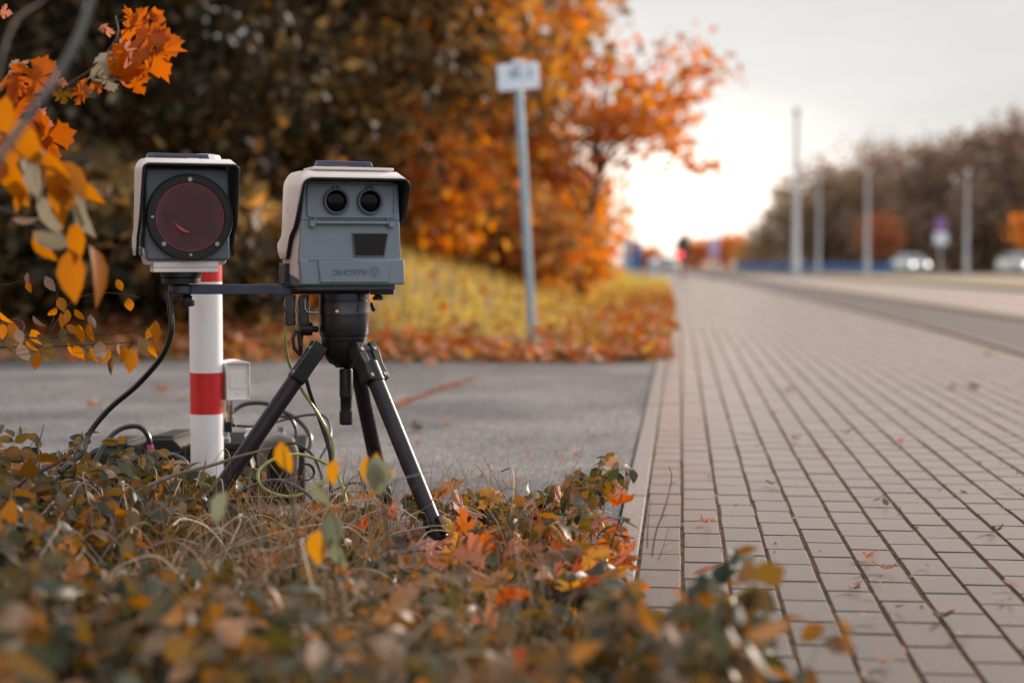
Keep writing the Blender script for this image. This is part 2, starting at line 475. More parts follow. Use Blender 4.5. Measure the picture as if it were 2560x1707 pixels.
# footpath: joint bed, and the bricks themselves up to 110 m
PW, PITP, PITS = 2.47, 0.103, 0.2035
strip('footpath_bed', -0.13, PW, -1.0, 400, -0.006, M['joint'], ds=3, dp=0.4)
cols_n = int((PW + 0.095) / PITP)
rows_n = int(105 / PITS)
ci, ri = np.meshgrid(np.arange(cols_n), np.arange(rows_n), indexing='ij')
ci, ri = ci.ravel(), ri.ravel()
n = len(ci)
shift = rng.uniform(-0.006, 0.006, size=cols_n)[ci]
p0 = -0.093 + ci * PITP + rng.normal(0, 0.0010, n)
s0 = 1.2 + ri * PITS + (ci % 2) * PITS * 0.5 + shift + rng.normal(0, 0.0008, n)
bw, bl, ch = PITP - 0.0075, PITS - 0.0078, 0.0028
tmpl = []
for z, ins in ((-0.02, 0), (-0.003, 0), (0, ch)):
    tmpl += [(ins, ins, z), (bw - ins, ins, z), (bw - ins, bl - ins, z), (ins, bl - ins, z)]
tmpl = np.array(tmpl)
tf = [(8, 9, 10, 11)]
for b0 in (0, 4):
    for k in range(4): tf.append((b0 + k, b0 + (k + 1) % 4, b0 + 4 + (k + 1) % 4, b0 + 4 + k))
tf = np.array(tf)
tilt = rng.normal(0, 0.003, (n, 2)); dz = rng.normal(0, 0.0004, n)
P = p0[:, None] + tmpl[None, :, 0]; S = s0[:, None] + tmpl[None, :, 1]
Zb = tmpl[None, :, 2] + dz[:, None] + (tmpl[None, :, 0] - bw / 2) * tilt[:, :1] + (tmpl[None, :, 1] - bl / 2) * tilt[:, 1:] * 0.6
Xw = P * cph + S * sph - bend(S); Yw = -P * sph + S * cph
Zw = Zb - 0.0075 * np.maximum(0, Yw - 15)
Vb = np.stack([Xw, Yw, Zw], axis=2).reshape(-1, 3)
Fb = (tf[None] + (np.arange(n) * 12)[:, None, None]).reshape(-1, 4)
tag(build_np('footpath', Vb, Fb, M['paver'], smooth=False), kind='structure')
strip('footpath_far', -0.1, PW, 106, 500, -0.003, M['road'], ds=8)

kb = MB()
for k in range(110):                                   # kerb stones with open butt joints
    a, b_ = 1.0 + k * 1.0, 1.0 + k * 1.0 + 0.994
    dzk = random.uniform(-.002, .002)
    pts = [pv(-0.163, a, -.06), pv(-0.101, a, -.06), pv(-0.101, b_, -.06), pv(-0.163, b_, -.06),
           pv(-0.163, a, .004 + dzk), pv(-0.101, a, .004 + dzk), pv(-0.101, b_, .004 + dzk), pv(-0.163, b_, .004 + dzk)]
    kb.hexa(pts)
tag(kb.build('kerb', M['kerb'], bevel=0.004), kind='structure')

# the driveway that joins the footpath from the left
dv, df = [], []
nx, ny = 60, 30
for j in range(ny + 1):
    for i in range(nx + 1):
        s = 4.3 + (11.45 - 4.3) * j / ny
        pe = -0.169 - (14.0) * (i / nx) ** 1.6
        q = pv(pe, s, -0.004)
        q.z += 0.0035 * math.sin(q.x * 2.1 + q.y) * (i > 0)
        if q.y > 11.25: q.y = 11.25 + (q.y - 11.25) * .1
        dv.append(q)
for j in range(ny):
    for i in range(nx):
        a = j * (nx + 1) + i
        df.append((a, a + nx + 1, a + nx + 2, a + 1))
tag(build_np('driveway', dv, df, M['asphalt']), kind='structure')

# bed in front of the driveway
sv, sf = [], []
for j in range(31):
    for i in range(41):
        s = -0.5 + 5.15 * j / 30; pe = -0.172 - 6 * i / 40
        q = pv(pe, s, 0.0)
        edge = min(1, (4.65 - s) / 0.25, (-0.172 - pe) / 0.15)
        q.z = -0.02 + 0.035 * max(0, edge) * (1 + .5 * math.sin(5 * q.x) * math.cos(4.3 * q.y))
        sv.append(q)
for j in range(30):
    for i in range(40):
        a = j * 41 + i
        sf.append((a, a + 41, a + 42, a + 1))
tag(build_np('flower_bed', sv, sf, M['soil']), kind='structure')

# grass bank that climbs to the left of the footpath
def bank_h(x, y):
    p = (x + bend(y)) * cph - y * sph
    q = max(0.0, -p - 1.0)
    h = 0.33 * min(q, 5 + .2 * max(0, q - 5)) ** 1.12 * min(1, max(0, (y - 11.2) / 5.0)) + 0.03 * math.sin(1.3 * x + .7 * y) * min(1, q)
    h += 0.16 * max(0, y - 24) * min(1, max(0, q - 4.5 - .06 * y) / 6)
    return min(h, 6.5 + 0.2 * math.sin(x)) + gz(y)

bv, bf = [], []
ps = [-0.17 - 0.12 * k for k in range(10)] + [-1.5 - 0.5 * k for k in range(20)] + [-12 - 2.5 * k for k in range(14)]
ss = [11.2 + .5 * k for k in range(40)] + [31.5 + 3 * k for k in range(45)]
for s in ss:
    for p in ps:
        q = pv(p, s)
        if s == ss[0]: q.y = 11.28
        bv.append((q.x, q.y, bank_h(q.x, q.y) + (0.004 if q.y > 11.6 else -.012)))
w_ = len(ps)
for i in range(len(ss) - 1):
    for j in range(w_ - 1):
        a = i * w_ + j
        bf.append((a, a + 1, a + 1 + w_, a + w_))
tag(build_np('grass_bank', bv, bf, M['bank']), kind='structure')

# right of the footpath: cycle lane, kerb with grass seam, carriageway, far verge
strip('cycle_lane', PW + 0.02, 4.02, 0, 300, -0.03, M['lane'], ds=4)
strip('verge', 4.02, 4.30, 0, 300, 0.0, M['verge'], ds=4)
strip('road', 4.30, 8.9, 0, 500, -0.035, M['road'], ds=6)
strip('far_verge', 8.9, 16, 0, 500, 0.03, M['verge'], ds=6)
strip('side_road', 16, 19, 0, 500, 0.0, M['road'], ds=6)
kb = MB()
for k in range(60):
    a, b_ = k * 2.0, k * 2.0 + 1.994
    kb.hexa([pv(p, s, z) for z in (-.1, .012) for p, s in ((PW - .0, a), (PW + .055, a), (PW + .055, b_), (PW, b_))])
tag(kb.build('edging', M['kerb'], bevel=0.006), kind='structure')

# ------------------------------------------------------------------ leaf shapes
def ovate(width=0.5, fold=0.12, droop=0.18, rows=4):
    """unit leaf along +X, face up, 12+ triangles"""
    V = [(0, 0, 0)]
    prof = {4: [(.2, .72), (.45, 1.0), (.72, .72)], 3: [(.33, .95), (.7, .75)]}[rows]
    for t, wv in prof:
        z = -droop * t * t
        for sgn in (1, 0, -1):
            V.append((t, sgn * wv * width / 2, z + (fold * wv * width * 1.0 if sgn else 0)))
    V.append((1.0, 0, -droop))
    F = [(0, 2, 1), (0, 3, 2)]
    k = len(prof)
    for i in range(k - 1):
        a = 1 + i * 3; b = a + 3
        F += [(a, a + 1, b + 1), (a, b + 1, b), (a + 1, a + 2, b + 2), (a + 1, b + 2, b + 1)]
    a = 1 + (k - 1) * 3; t = len(V) - 1
    F += [(a, a + 1, t), (a + 1, a + 2, t)]
    return np.array(V), np.array(F)

MAPLE_OUT = [(0, 0), (.10, .13), (.05, .30), (-.02, .42), (.13, .40), (.26, .34), (.20, .50), (.12, .60), (.25, .62), (.36, .74), (.40, .60), (.50, .50), (.46, .36), (.50, .20),
             (.62, .26), (.66, .38), (.74, .24), (.86, .22), (.82, .12), (1.0, 0)]

def maple(curl=0.2, seed=0):
    r = random.Random(seed)
    half = MAPLE_OUT[1:-1]
    out = [(0, 0)] + half + [(1, 0)] + [(x, -y) for x, y in half[::-1]]
    out = [(x + r.uniform(-.025, .025), y + r.uniform(-.025, .025)) for x, y in out]
    c = (.30, 0)
    V = []
    for x, y in [c] + out:
        d2 = (x - .3) ** 2 + y * y
        V.append((x, y, -curl * d2 * 1.3 + 0.10 * abs(y) - .05 * math.sin(9 * x + 5 * y) * min(1, d2 * 4)))
    m = len(out)
    F = [(0, 1 + i, 1 + (i + 1) % m) for i in range(m)]
    return np.array(V), np.array(F)

def mesh_obj(name, tv, tf, material, parent, loc, rot, size):
    me = bpy.data.meshes.new(name)
    me.from_pydata([tuple(v * size) for v in tv], [], [tuple(int(i) for i in f) for f in tf])
    me.materials.append(material)
    me.polygons.foreach_set('use_smooth', [True] * len(me.polygons))
    o = bpy.data.objects.new(name, me); COL.objects.link(o)
    o.location = loc; o.rotation_euler = rot
    if parent is not None: o.parent = parent
    return o

def hang(angle, roll=0.0, tilt=0.0):
    """orientation of a leaf whose length points at 'angle' in the picture plane (0 = right, 90 = up), face towards the viewer"""
    m = Matrix.Rotation(math.pi / 2, 3, 'X')                       # XY plane -> XZ plane, face to -Y
    m = Matrix.Rotation(-R(angle), 3, 'Y') @ m
    m = m @ Matrix.Rotation(R(roll), 3, 'X') @ Matrix.Rotation(R(tilt), 3, 'Y')
    return m.to_euler()

# ------------------------------------------------------------------ trees
def tree(name, label, u, Y, height, rad, n, leaf, mats, trunk_r=0.12, crown_z=0.55, clumps=40, squash=1.0, group=None, cat='tree', spread=0.28, base_z=None, tint=None, base_frac=0.1, lean=0.0, x=None, zs=.75):
    X = (u - CXP) / FPX * Y if x is None else x
    z0 = base_z if base_z is not None else (bank_h(X, Y) if X * cph - Y * sph < -0.2 else gz(Y))
    root = empty(name, (X, Y, z0))
    tag(root, label, cat, group)
    rr = random.Random(int(abs(u) * 7 + Y * 13))
    top = height
    tb = MB()
    pts = [(0, 0, -0.15)]
    nseg = 6
    for i in range(1, nseg + 1):
        t = i / nseg
        pts.append((lean * t * height + rr.uniform(-.04, .04) * height * .3, rr.uniform(-.04, .04) * height * .3, t * top * .9))
    tb.tube(pts, [trunk_r * (1 - .8 * i / nseg) for i in range(nseg + 1)], seg=7)
    cc = []
    for _ in range(clumps):
        for _t in range(30):
            v = Vector((rr.uniform(-1, 1), rr.uniform(-1, 1), rr.uniform(-1, 1)))
            if .25 < v.length < 1: break
        zf = base_frac + (v.z * .5 + .5) * (1 - base_frac)
        taper = math.sqrt(max(.08, 1 - abs(zf - crown_z) ** 2 * 1.7))
        cc.append(Vector((v.x * rad * taper + lean * zf * height, v.y * rad * taper * squash, zf * height)))
    for c in cc:
        t = min(.85, max(.08, c.z / height * .75))
        k = t * nseg; i0 = min(nseg - 1, int(k)); fr = k - i0
        a = Vector(pts[i0]).lerp(Vector(pts[i0 + 1]), fr)
        mid = (a + c) / 2 + Vector((rr.uniform(-.1, .1), rr.uniform(-.1, .1), .08)) * rad
        tb.tube([a, mid, c], [trunk_r * .38 * (1 - t * .5), trunk_r * .22, trunk_r * .07], seg=5)
    tb.build('trunk', M['bark'], root)
    cc = np.array([tuple(c) for c in cc])
    cs = rng.uniform(.6, 1.35, len(cc)) * spread * rad
    idx = rng.integers(0, len(cc), n)
    pos = cc[idx] + rng.normal(size=(n, 3)) * cs[idx][:, None] * np.array([1, 1, zs])
    pos[:, 2] = np.maximum(pos[:, 2], 0.05)
    tv = np.array([(0, 0, 0), (.5, .34, .05), (1, 0, -.08), (.5, -.34, .05)])
    tf_ = np.array([(0, 1, 2, 3)])
    V, F = stamp(tv, tf_, pos, rotmats(n, .3), leaf * rng.uniform(.6, 1.3, n))
    # each clump has its own mixture of the palette
    cm_ = rng.integers(0, len(mats), len(cc))
    mi = np.where(rng.random(n) < .75, cm_[idx], rng.integers(0, len(mats), n))
    build_np('crown', V, F, mats, root, mi=mi, smooth=False)
    return root

L_ = lambda nm, cols, **k: leaf_mat(nm, cols, **k)
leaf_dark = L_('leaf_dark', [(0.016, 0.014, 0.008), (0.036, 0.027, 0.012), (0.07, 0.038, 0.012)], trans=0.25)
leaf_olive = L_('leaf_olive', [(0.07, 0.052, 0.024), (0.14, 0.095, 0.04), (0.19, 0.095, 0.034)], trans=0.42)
leaf_brown = L_('leaf_brown', [(0.30, 0.15, 0.04), (0.46, 0.23, 0.07), (0.26, 0.17, 0.065)], trans=0.55)
leaf_orange = L_('leaf_orange', [(0.48, 0.15, 0.025), (0.54, 0.24, 0.04), (0.48, 0.18, 0.06)], trans=0.55)
leaf_rust = L_('leaf_rust', [(0.42, 0.13, 0.035), (0.52, 0.17, 0.05), (0.36, 0.18, 0.06)], trans=0.52)
leaf_bare = L_('leaf_bare', [(0.085, 0.06, 0.045), (0.13, 0.085, 0.06), (0.16, 0.10, 0.065)], trans=0.2)
leaf_red = L_('leaf_red', [(0.34, 0.12, 0.06), (0.38, 0.15, 0.07)], trans=0.35)

leaf_tan = L_('leaf_tan', [(0.30, 0.19, 0.09), (0.42, 0.26, 0.12), (0.36, 0.17, 0.07)], trans=0.5)
G1 = 'trees and shrubs on the grass bank'
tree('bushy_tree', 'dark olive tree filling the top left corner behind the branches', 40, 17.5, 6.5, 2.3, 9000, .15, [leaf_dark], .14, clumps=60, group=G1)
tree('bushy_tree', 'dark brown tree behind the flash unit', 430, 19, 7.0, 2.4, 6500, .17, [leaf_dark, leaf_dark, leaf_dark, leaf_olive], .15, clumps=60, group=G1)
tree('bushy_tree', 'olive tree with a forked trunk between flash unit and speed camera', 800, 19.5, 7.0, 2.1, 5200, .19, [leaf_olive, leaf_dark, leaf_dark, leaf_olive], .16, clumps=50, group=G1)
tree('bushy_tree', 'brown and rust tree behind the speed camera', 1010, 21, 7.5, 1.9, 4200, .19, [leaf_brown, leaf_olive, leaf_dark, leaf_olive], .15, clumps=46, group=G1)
tree('bushy_tree', 'orange brown tree behind the white sign', 1170, 22, 7.0, 1.6, 2300, .19, [leaf_orange, leaf_brown, leaf_tan, leaf_rust], .13, clumps=44, group=G1, base_frac=.2)
tree('maple_tree', 'bright orange tree just right of the white sign', 1350, 24, 5.2, 1.2, 1600, .18, [leaf_orange, leaf_rust, leaf_tan], .08, clumps=40, group=G1, spread=.22, base_frac=.14)
tree('maple_tree', 'sparse orange tree reaching over the footpath with sky showing through', 1530, 24, 4.0, 2.0, 1700, .16, [leaf_rust, leaf_orange, leaf_rust], .07, clumps=34, group=G1, spread=.13, zs=.35, base_frac=.32, lean=.10, x=1.0, base_z=0, crown_z=.62)
for i, (u, Y, h, r_, ms, lb) in enumerate([
        (-60, 15.5, 2.2, 1.3, [leaf_dark, leaf_dark], 'dark bush at the far left edge of the bank'),
        (250, 16.5, 2.4, 1.3, [leaf_dark, leaf_dark], 'dark bush behind the drooping yellow leaves'),
        (560, 17, 2.0, 1.2, [leaf_olive, leaf_dark, leaf_dark], 'brown green bush between pole and speed camera'),
        (800, 18.5, 1.9, 1.1, [leaf_olive, leaf_dark], 'brown bush low behind the speed camera'),
        (1080, 20, 1.9, 1.0, [leaf_rust, leaf_brown, leaf_orange], 'rust coloured bush left of the sign post'),
        (20, 12.3, 1.1, .7, [leaf_dark, leaf_dark], 'low dark bush behind the oval leaf branch'),
        (240, 12.4, .8, .7, [leaf_dark, leaf_olive], 'low dark brown bush behind the flash unit cable'),
        (420, 12.6, .8, .7, [leaf_olive, leaf_dark, leaf_dark], 'low brown bush directly behind the striped pole'),
        (640, 13.2, .6, .6, [leaf_olive, leaf_brown], 'low olive bush behind the mounting arm'),
        (1310, 22, 1.1, .8, [leaf_tan, leaf_brown, leaf_rust], 'orange brown bush at the trunk of the bright orange tree'),
        (1400, 24, 1.1, .6, [leaf_rust, leaf_orange], 'rust bush under the sparse orange tree'),
        (1150, 23, 1.5, .9, [leaf_tan, leaf_rust, leaf_brown], 'orange bush just left of the upper sign post'),
        (1240, 26, 2.2, 1.2, [leaf_rust, leaf_brown], 'reddish bush behind the middle of the sign post'),
        (1390, 30, 1.5, 1.0, [leaf_tan, leaf_rust], 'orange bush right of the sign post'),
        (1420, 42, 2.6, 1.2, [leaf_rust, leaf_brown, leaf_orange], 'brown orange bush beside the blue sign'),
        (1490, 74, 4.0, 1.8, [leaf_brown, leaf_rust], 'far brown bush behind the blue sign')]):
    tree('bush', lb, u, Y, h, r_, 1900, .16, ms, .04, clumps=24, group=G1, cat='bush', spread=.3, base_frac=0.02, crown_z=.4)
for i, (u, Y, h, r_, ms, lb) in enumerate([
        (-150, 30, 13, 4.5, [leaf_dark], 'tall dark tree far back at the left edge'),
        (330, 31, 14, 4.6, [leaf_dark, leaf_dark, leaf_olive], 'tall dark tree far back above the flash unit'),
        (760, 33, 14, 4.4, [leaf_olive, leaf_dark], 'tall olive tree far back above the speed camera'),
        (1040, 36, 13, 3.4, [leaf_brown, leaf_olive], 'tall brown tree far back left of the sign'),
        (1210, 42, 10.5, 2.6, [leaf_orange, leaf_brown, leaf_rust], 'tall orange tree far back behind the sign')]):
    tree('tall_tree', lb, u, Y, h, r_, 11000 if u < 1000 else 2200, .36 if u < 1000 else .30, ms, .22, clumps=60, group=G1, spread=.26, base_frac=0.0)

# grass and leaf litter on the bank
n = 40000
gx, gy, gz_ = [], [], []
while len(gx) < n:
    s = 11.4 + 42 * random.random() ** 2.1; p = -0.12 - 9.5 * random.random() ** 1.2
    q = pv(p, s)
    if q.y < 11.15 + .25 * random.random() or (abs(q.x - .17) < .22 and q.y < 13.3): continue
    gx.append(q.x); gy.append(q.y); gz_.append(bank_h(q.x, q.y))
pos = np.stack([gx, gy, gz_], axis=1)
bl_v = np.array([(-.04, 0, 0), (.04, 0, 0), (.03, .10, .55), (-.03, .10, .55), (0, .28, 1.0), (0, .28, 1.0)])
bl_f = np.array([(0, 1, 2, 3), (3, 2, 4, 5)])
bl_v = np.array([(-.045, 0, 0), (.045, 0, 0), (.03, .12, .6), (0, .30, 1.0)])
bl_f = np.array([(0, 1, 2), (0, 2, 3)])
def zrot(n, lean=.25):
    a = rng.uniform(0, 2 * math.pi, n); c, s = np.cos(a), np.sin(a); z = np.zeros(n); o = np.ones(n)
    Rm = np.stack([np.stack([c, -s, z], 1), np.stack([s, c, z], 1), np.stack([z, z, o], 1)], 1)
    Rm[:, 0, 2] += rng.normal(0, lean, n); Rm[:, 1, 2] += rng.normal(0, lean, n)
    return Rm
pp = pos[:, 0] * cph - pos[:, 1] * sph                       # yellow grass near the footpath, brown growth further left
yel = (pp > -2.9 - 0.10 * (pos[:, 1] - 11) + rng.normal(0, .5, n)) & ((pos[:, 1] > 12.6) | (rng.random(n) < .4))
for mask, nm, mt, lb in ((yel, 'grass', 'bank_grass', 'yellow autumn grass on the bank beside the footpath'), (~yel, 'dry_growth', 'brown_grass', 'brown and olive dying growth on the left of the bank')):
    q_ = pos[mask]; k_ = len(q_)
    V, F = stamp(bl_v, bl_f, q_, zrot(k_), rng.uniform(.07, .18, k_) * np.clip((q_[:, 1] - 10.2) / 3.5, .35, 1) * (1 + np.maximum(0, q_[:, 1] - 20) * .03))
    tag(build_np(nm, V, F, M[mt]), lb, 'grass', kind='stuff')
n = 7000
lp = []
while len(lp) < n:
    edge = random.random()
    if edge < .86:                                        # thick along the driveway and the footpath
        if random.random() < .6:
            q = pv(-0.2 - 11 * random.random(), 11.3 + random.gauss(0, .28) + abs(random.gauss(0, .4)))
        else:
            q = pv(-0.08 - abs(random.gauss(0, .55)), 11.4 + 26 * random.random() ** 1.3)
    else:
        q = pv(-0.25 - 9 * random.random(), 11.4 + 18 * random.random() ** 1.5)
    if q.y < 10.95: continue
    lp.append((q.x, q.y, bank_h(q.x, q.y) + random.uniform(.01, .05) + .12 * random.random() * (q.y > 12.3)))
mv3, mf3 = maple(.3, 5)
tv = np.array([(0, 0, 0), (.35, .42, .08), (1, 0, 0), (.35, -.42, .12)])
V, F = stamp(tv, np.array([(0, 1, 2, 3)]), np.array(lp), rotmats(n, 1.2), rng.uniform(.06, .13, n))
tag(build_np('fallen_leaves', V, F, M['litter'], smooth=False), 'orange and brown leaf litter along the foot of the bank', 'leaves', kind='stuff')
# ------------------------------------------------------------------ speed camera
def text_mesh(name, body, size, depth, material, parent, loc, rot, mirror=True, width=None):
    cu = bpy.data.curves.new(name, 'FONT')
    cu.body = body; cu.size = size; cu.extrude = depth; cu.align_x = 'CENTER'; cu.align_y = 'CENTER'
    cu.offset = 0
    cu.bevel_depth = 0.0002
    t = bpy.data.objects.new(name + '_curve', cu); COL.objects.link(t)
    dg = bpy.context.evaluated_depsgraph_get()
    me = bpy.data.meshes.new_from_object(t.evaluated_get(dg))
    bpy.data.objects.remove(t)
    sx = -1 if mirror else 1
    xs = [v.co.x for v in me.vertices]
    k = width / (max(xs) - min(xs)) if width else 1.0
    for v in me.vertices: v.co.x *= sx * k
    if mirror: me.flip_normals()
    me.name = name
    me.materials.clear(); me.materials.append(material)
    o = bpy.data.objects.new(name, me); COL.objects.link(o)
    o.parent = parent; o.location = loc; o.rotation_euler = rot
    return o

def hood(name, parent, upts, df, db, roof, nd=10, thick=0.007):
    """a bent shell: U-shaped section, its front and back edges given by depth functions of height"""
    V, F = [], []
    for (x, z, k) in upts:
        a, b = df(z, k), db(z, k)
        for j in range(nd + 1):
            d = a + (b - a) * j / nd
            V.append((x * (1 - .10 * max(0, d) / .25), d, z + roof(d) * k))
    w = nd + 1
    for i in range(len(upts) - 1):
        for j in range(nd):
            F.append((i * w + j, (i + 1) * w + j, (i + 1) * w + j + 1, i * w + j + 1))
    me = bpy.data.meshes.new(name)
    me.from_pydata(V, [], F)
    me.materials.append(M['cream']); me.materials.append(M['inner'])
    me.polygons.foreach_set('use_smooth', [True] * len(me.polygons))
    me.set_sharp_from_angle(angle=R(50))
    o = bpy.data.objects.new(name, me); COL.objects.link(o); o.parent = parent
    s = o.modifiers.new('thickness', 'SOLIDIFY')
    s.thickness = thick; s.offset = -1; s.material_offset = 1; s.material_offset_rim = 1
    return o

def u_section(hw_t, hw_b, z0, z1, r, nside=9, narc=7):
    pts = []
    for i in range(nside + 1):
        t = i / nside
        pts.append((-(hw_b + (hw_t - hw_b) * t), z0 + (z1 - r - z0) * t, 0.0))
    for i in range(1, narc + 1):
        a = math.pi - (math.pi / 2) * i / narc
        pts.append((-(hw_t - r) + r * math.cos(a), z1 - r + r * math.sin(a), i / narc))
    return pts + [(-x, z, k) for x, z, k in pts[::-1]]

def lerp_table(tab):
    def f(z, k):
        if z <= tab[0][0]: return tab[0][1]
        for (z0, a), (z1, b) in zip(tab, tab[1:]):
            if z <= z1: return a + (b - a) * (z - z0) / (z1 - z0)
        return tab[-1][1]
    return f

YAW = R(20.5)
AX, AY = W(853, 700, 4.26).x, 4.26                      # column axis of the tripod
dev0 = W(879, 714, 4.125)
dev = empty('speed_camera', dev0, YAW)
tag(dev, 'cream and grey speed camera with two round lenses on top of the tripod', 'speed camera')

hw = MB()                                               # body shell behind the front
fr = [(-.132, .0, .03), (.128, .0, .03), (.122, .0, .262), (-.122, .0, .262)]
hw.hexa([(-.134, .004, .012), (.128, .004, .012), (.120, .24, .03), (-.122, .24, .03), (-.122, .004, .258), (.120, .004, .258), (.112, .24, .262), (-.112, .24, .262)])
hw.build('housing', M['cream'], dev, bevel=.008)
fp = MB()
fp.prism([(-.136, .052), (.127, .052), (.124, .16), (.1205, .2525), (-.1205, .2525), (-.128, .16)], -.004, .006)
fpo = fp.build('front_panel', M['grey'], dev, bevel=.003)
sm_ = MB(); sm_.box((-.1275, -.0052, .1615), (.1235, -.0042, .1632)); sm_.build('seam', M['inner'], fpo)
ut = u_section(.137, .144, .066, .264, .024)
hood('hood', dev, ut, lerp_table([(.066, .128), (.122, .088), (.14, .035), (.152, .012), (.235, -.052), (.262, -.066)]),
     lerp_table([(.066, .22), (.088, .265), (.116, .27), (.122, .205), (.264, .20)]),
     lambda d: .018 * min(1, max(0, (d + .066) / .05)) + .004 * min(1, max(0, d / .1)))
# window frame round the two lenses
def rrect(x0, z0, x1, z1, r, seg=5):
    out = []
    for cx, cz, a0 in ((x1 - r, z0 + r, -90), (x1 - r, z1 - r, 0), (x0 + r, z1 - r, 90), (x0 + r, z0 + r, 180)):
        for i in range(seg + 1):
            a = R(a0 + 90 * i / seg); out.append((cx + r * math.cos(a), cz + r * math.sin(a)))
    return out
def frame_mesh(outer, inner, d0, d1, d2):
    """raised ring between two outlines of the same length"""
    b = MB(); n = len(outer)
    vs = [Vector((x, d1, z)) for x, z in outer] + [Vector((x, d0, z)) for x, z in outer] + [Vector((x, d0, z)) for x, z in inner] + [Vector((x, d2, z)) for x, z in inner]
    fs = []
    for k in range(3):
        for i in range(n):
            fs.append((k * n + i, k * n + (i + 1) % n, (k + 1) * n + (i + 1) % n, (k + 1) * n + i))
    b.add(vs, fs); return b
frame_mesh(rrect(-.1135, .1675, .1125, .2495, .010), rrect(-.1085, .1725, .1075, .2455, .007), -.010, -.003, -.002).build('window_frame', M['grey'], dev, bevel=.0012)
rec = MB(); rec.prism(rrect(-.1085, .1725, .1075, .2455, .007), -.0052, -.0035); rec.build('lens_plate', M['grey'], dev)
RX = Matrix.Rotation(R(90), 4, 'X')
def lens(x, z, r):
    T = Matrix.Translation((x, 0, z)) @ RX              # lathe axis points towards -Y (out of the front)
    b = MB()
    b.lathe([(r, .004), (r, .0155), (r - .0015, .017), (r - .005, .017), (r - .0063, .015), (r - .0068, .004)], T, 48, closed=True)
    lo = b.build('lens', M['greyd'], dev, smooth=40)
    g = MB(); g.lathe([(0.0001, .0108), (r * .4, .0105), (r * .7, .009), (r - .0065, .0062)], T, 40)
    g.build('lens_glass', M['glassdark'], lo)
    c = MB()
    for dx in (-.006, .006): c.box((x + dx - .0035, -.014, z + r - .001), (x + dx + .0035, -.003, z + r + .0055))
    c.box((x - .010, -.010, z + r + .0045), (x + .010, -.003, z + r + .008))
    c.build('clip', M['greyd'], lo, bevel=.001)
lens(-.0405, .2085, .0325); lens(.0455, .2085, .0325)
hb = MB()
hb.tube([(-.095, -.013, .1555), (.092, -.013, .1555)], .0048, 14)
hb.box((-.108, -.017, .144), (-.095, -.002, .161)); hb.box((.092, -.017, .144), (.105, -.002, .161))
hb.box((-.096, -.012, .158), (-.092, -.003, .168)); hb.box((.089, -.012, .158), (.093, -.003, .168))
hb.build('hinge_bar', M['grey'], dev, bevel=.0018)
wp = [(.005, .0715), (.0835, .0715), (.0935, .1305), (.0, .1305)]
wpi = [(.0085, .0745), (.0805, .0745), (.0898, .1275), (.0035, .1275)]
wf = frame_mesh(wp, wpi, -.0075, -.003, -.0042).build('flash_window', M['greyd'], dev, bevel=.001)
wg = MB(); wg.prism([(.0085, .0745), (.0805, .0745), (.0898, .1275), (.0035, .1275)], -.0052, -.0042); wg.build('window_glass', M['winglass'], wf)
lc = MB()
lc.prism([(-.131, .002), (.134, .002), (.133, .066), (-.1335, .066)], -.014, .01)
lco = lc.build('lower_cover', M['grey'], dev, bevel=.005, seg=3)
lp_ = MB(); lp_.prism([(-.084, .0075), (.0905, .0075), (.094, .0625), (-.089, .0625)], -.019, -.0135)
lp_.build('cover_plate', M['grey'], lco, bevel=.003, seg=3)
lg = MB(); lg.prism([(-.112, .0625), (-.11, .0685), (-.003, .0685), (.001, .0645), (.001, .0625)], -.016, -.012); lg.build('cover_lip', M['grey'], lco, bevel=.001)
M['letter'] = mat('letter', (0.105, 0.135, 0.168), 0.45)  # darker than the cover, standing in for shade on the relief
text_mesh('lettering', 'VITRONIC', .0190, .0016, M['letter'], lco, (-.0085, -.0192, .0333), (R(90), 0, 0), width=.0905)
em = MB()
T = Matrix.Translation((.0535, -.019, .0343)) @ RX
em.lathe([(.0128, 0), (.0128, .0012), (.0108, .0012), (.0108, 0)], T, 36, closed=True)
for sx in (-1, 1):                                       # the V inside the ring
    em.hexa([(.0535 + sx * a, d, .0343 + z) for d in (-.0190, -.0203) for a, z in ((-.0002 * sx, -.0075), (.0026, -.0075), (.0078, .0060), (.0048, .0060))])
for dx, dz in ((0, .0052), (-.0026, .0022), (.0026, .0022)):
    em.lathe([(.0011, 0), (.0011, .0012)], Matrix.Translation((.0535 + dx, -.019, .0343 + dz)) @ RX, 10)
em.build('emblem', M['letter'], lco, smooth=30)
vt = MB()
for k in range(13): vt.box((-.060 + k * .0075, -.03, .2555), (-.0565 + k * .0075, -.022, .259))
vt.build('vent', M['greyd'], dev)
tp = MB(); tp.hexa([(-.100, -.015, .284), (.107, -.015, .284), (.09, .17, .284), (-.08, .17, .284), (-.100, -.015, .2925), (.107, -.015, .2915), (.09, .17, .296), (-.08, .17, .296)])
tpo = tp.build('top_plate', M['cream'], dev, bevel=.003)
tl = MB()
for k in range(11):                                      # raised lettering seen edge-on, too flat to read
    x = -.055 + k * .0105
    tl.box((x, -.010, .2915), (x + .0062, .002, .2935))
tl.build('raised_marks', M['greyd'], tpo)
def handle(parent, x0, x1, z, h, d0=.03, d1=.055):
    b = MB()
    b.prism([(x0 - .004, z), (x0 + .002, z + h), (x1 - .002, z + h - .0012), (x1 + .004, z), (x1 - .021, z), (x1 - .021, z + h * .36), (x0 + .021, z + h * .36), (x0 + .021, z)], d0, d1)
    return b.build('handle', M['bar'], parent, bevel=.0025)
handle(dev, -.078, .062, .2925, .0175)
bp_ = MB(); bp_.box((-.128, .02, -.002), (-.105, .20, .024)); bp_.box((-.118, .015, -.012), (.118, .2, .004))
bp_.build('base_plate', M['greyd'], dev, bevel=.003)
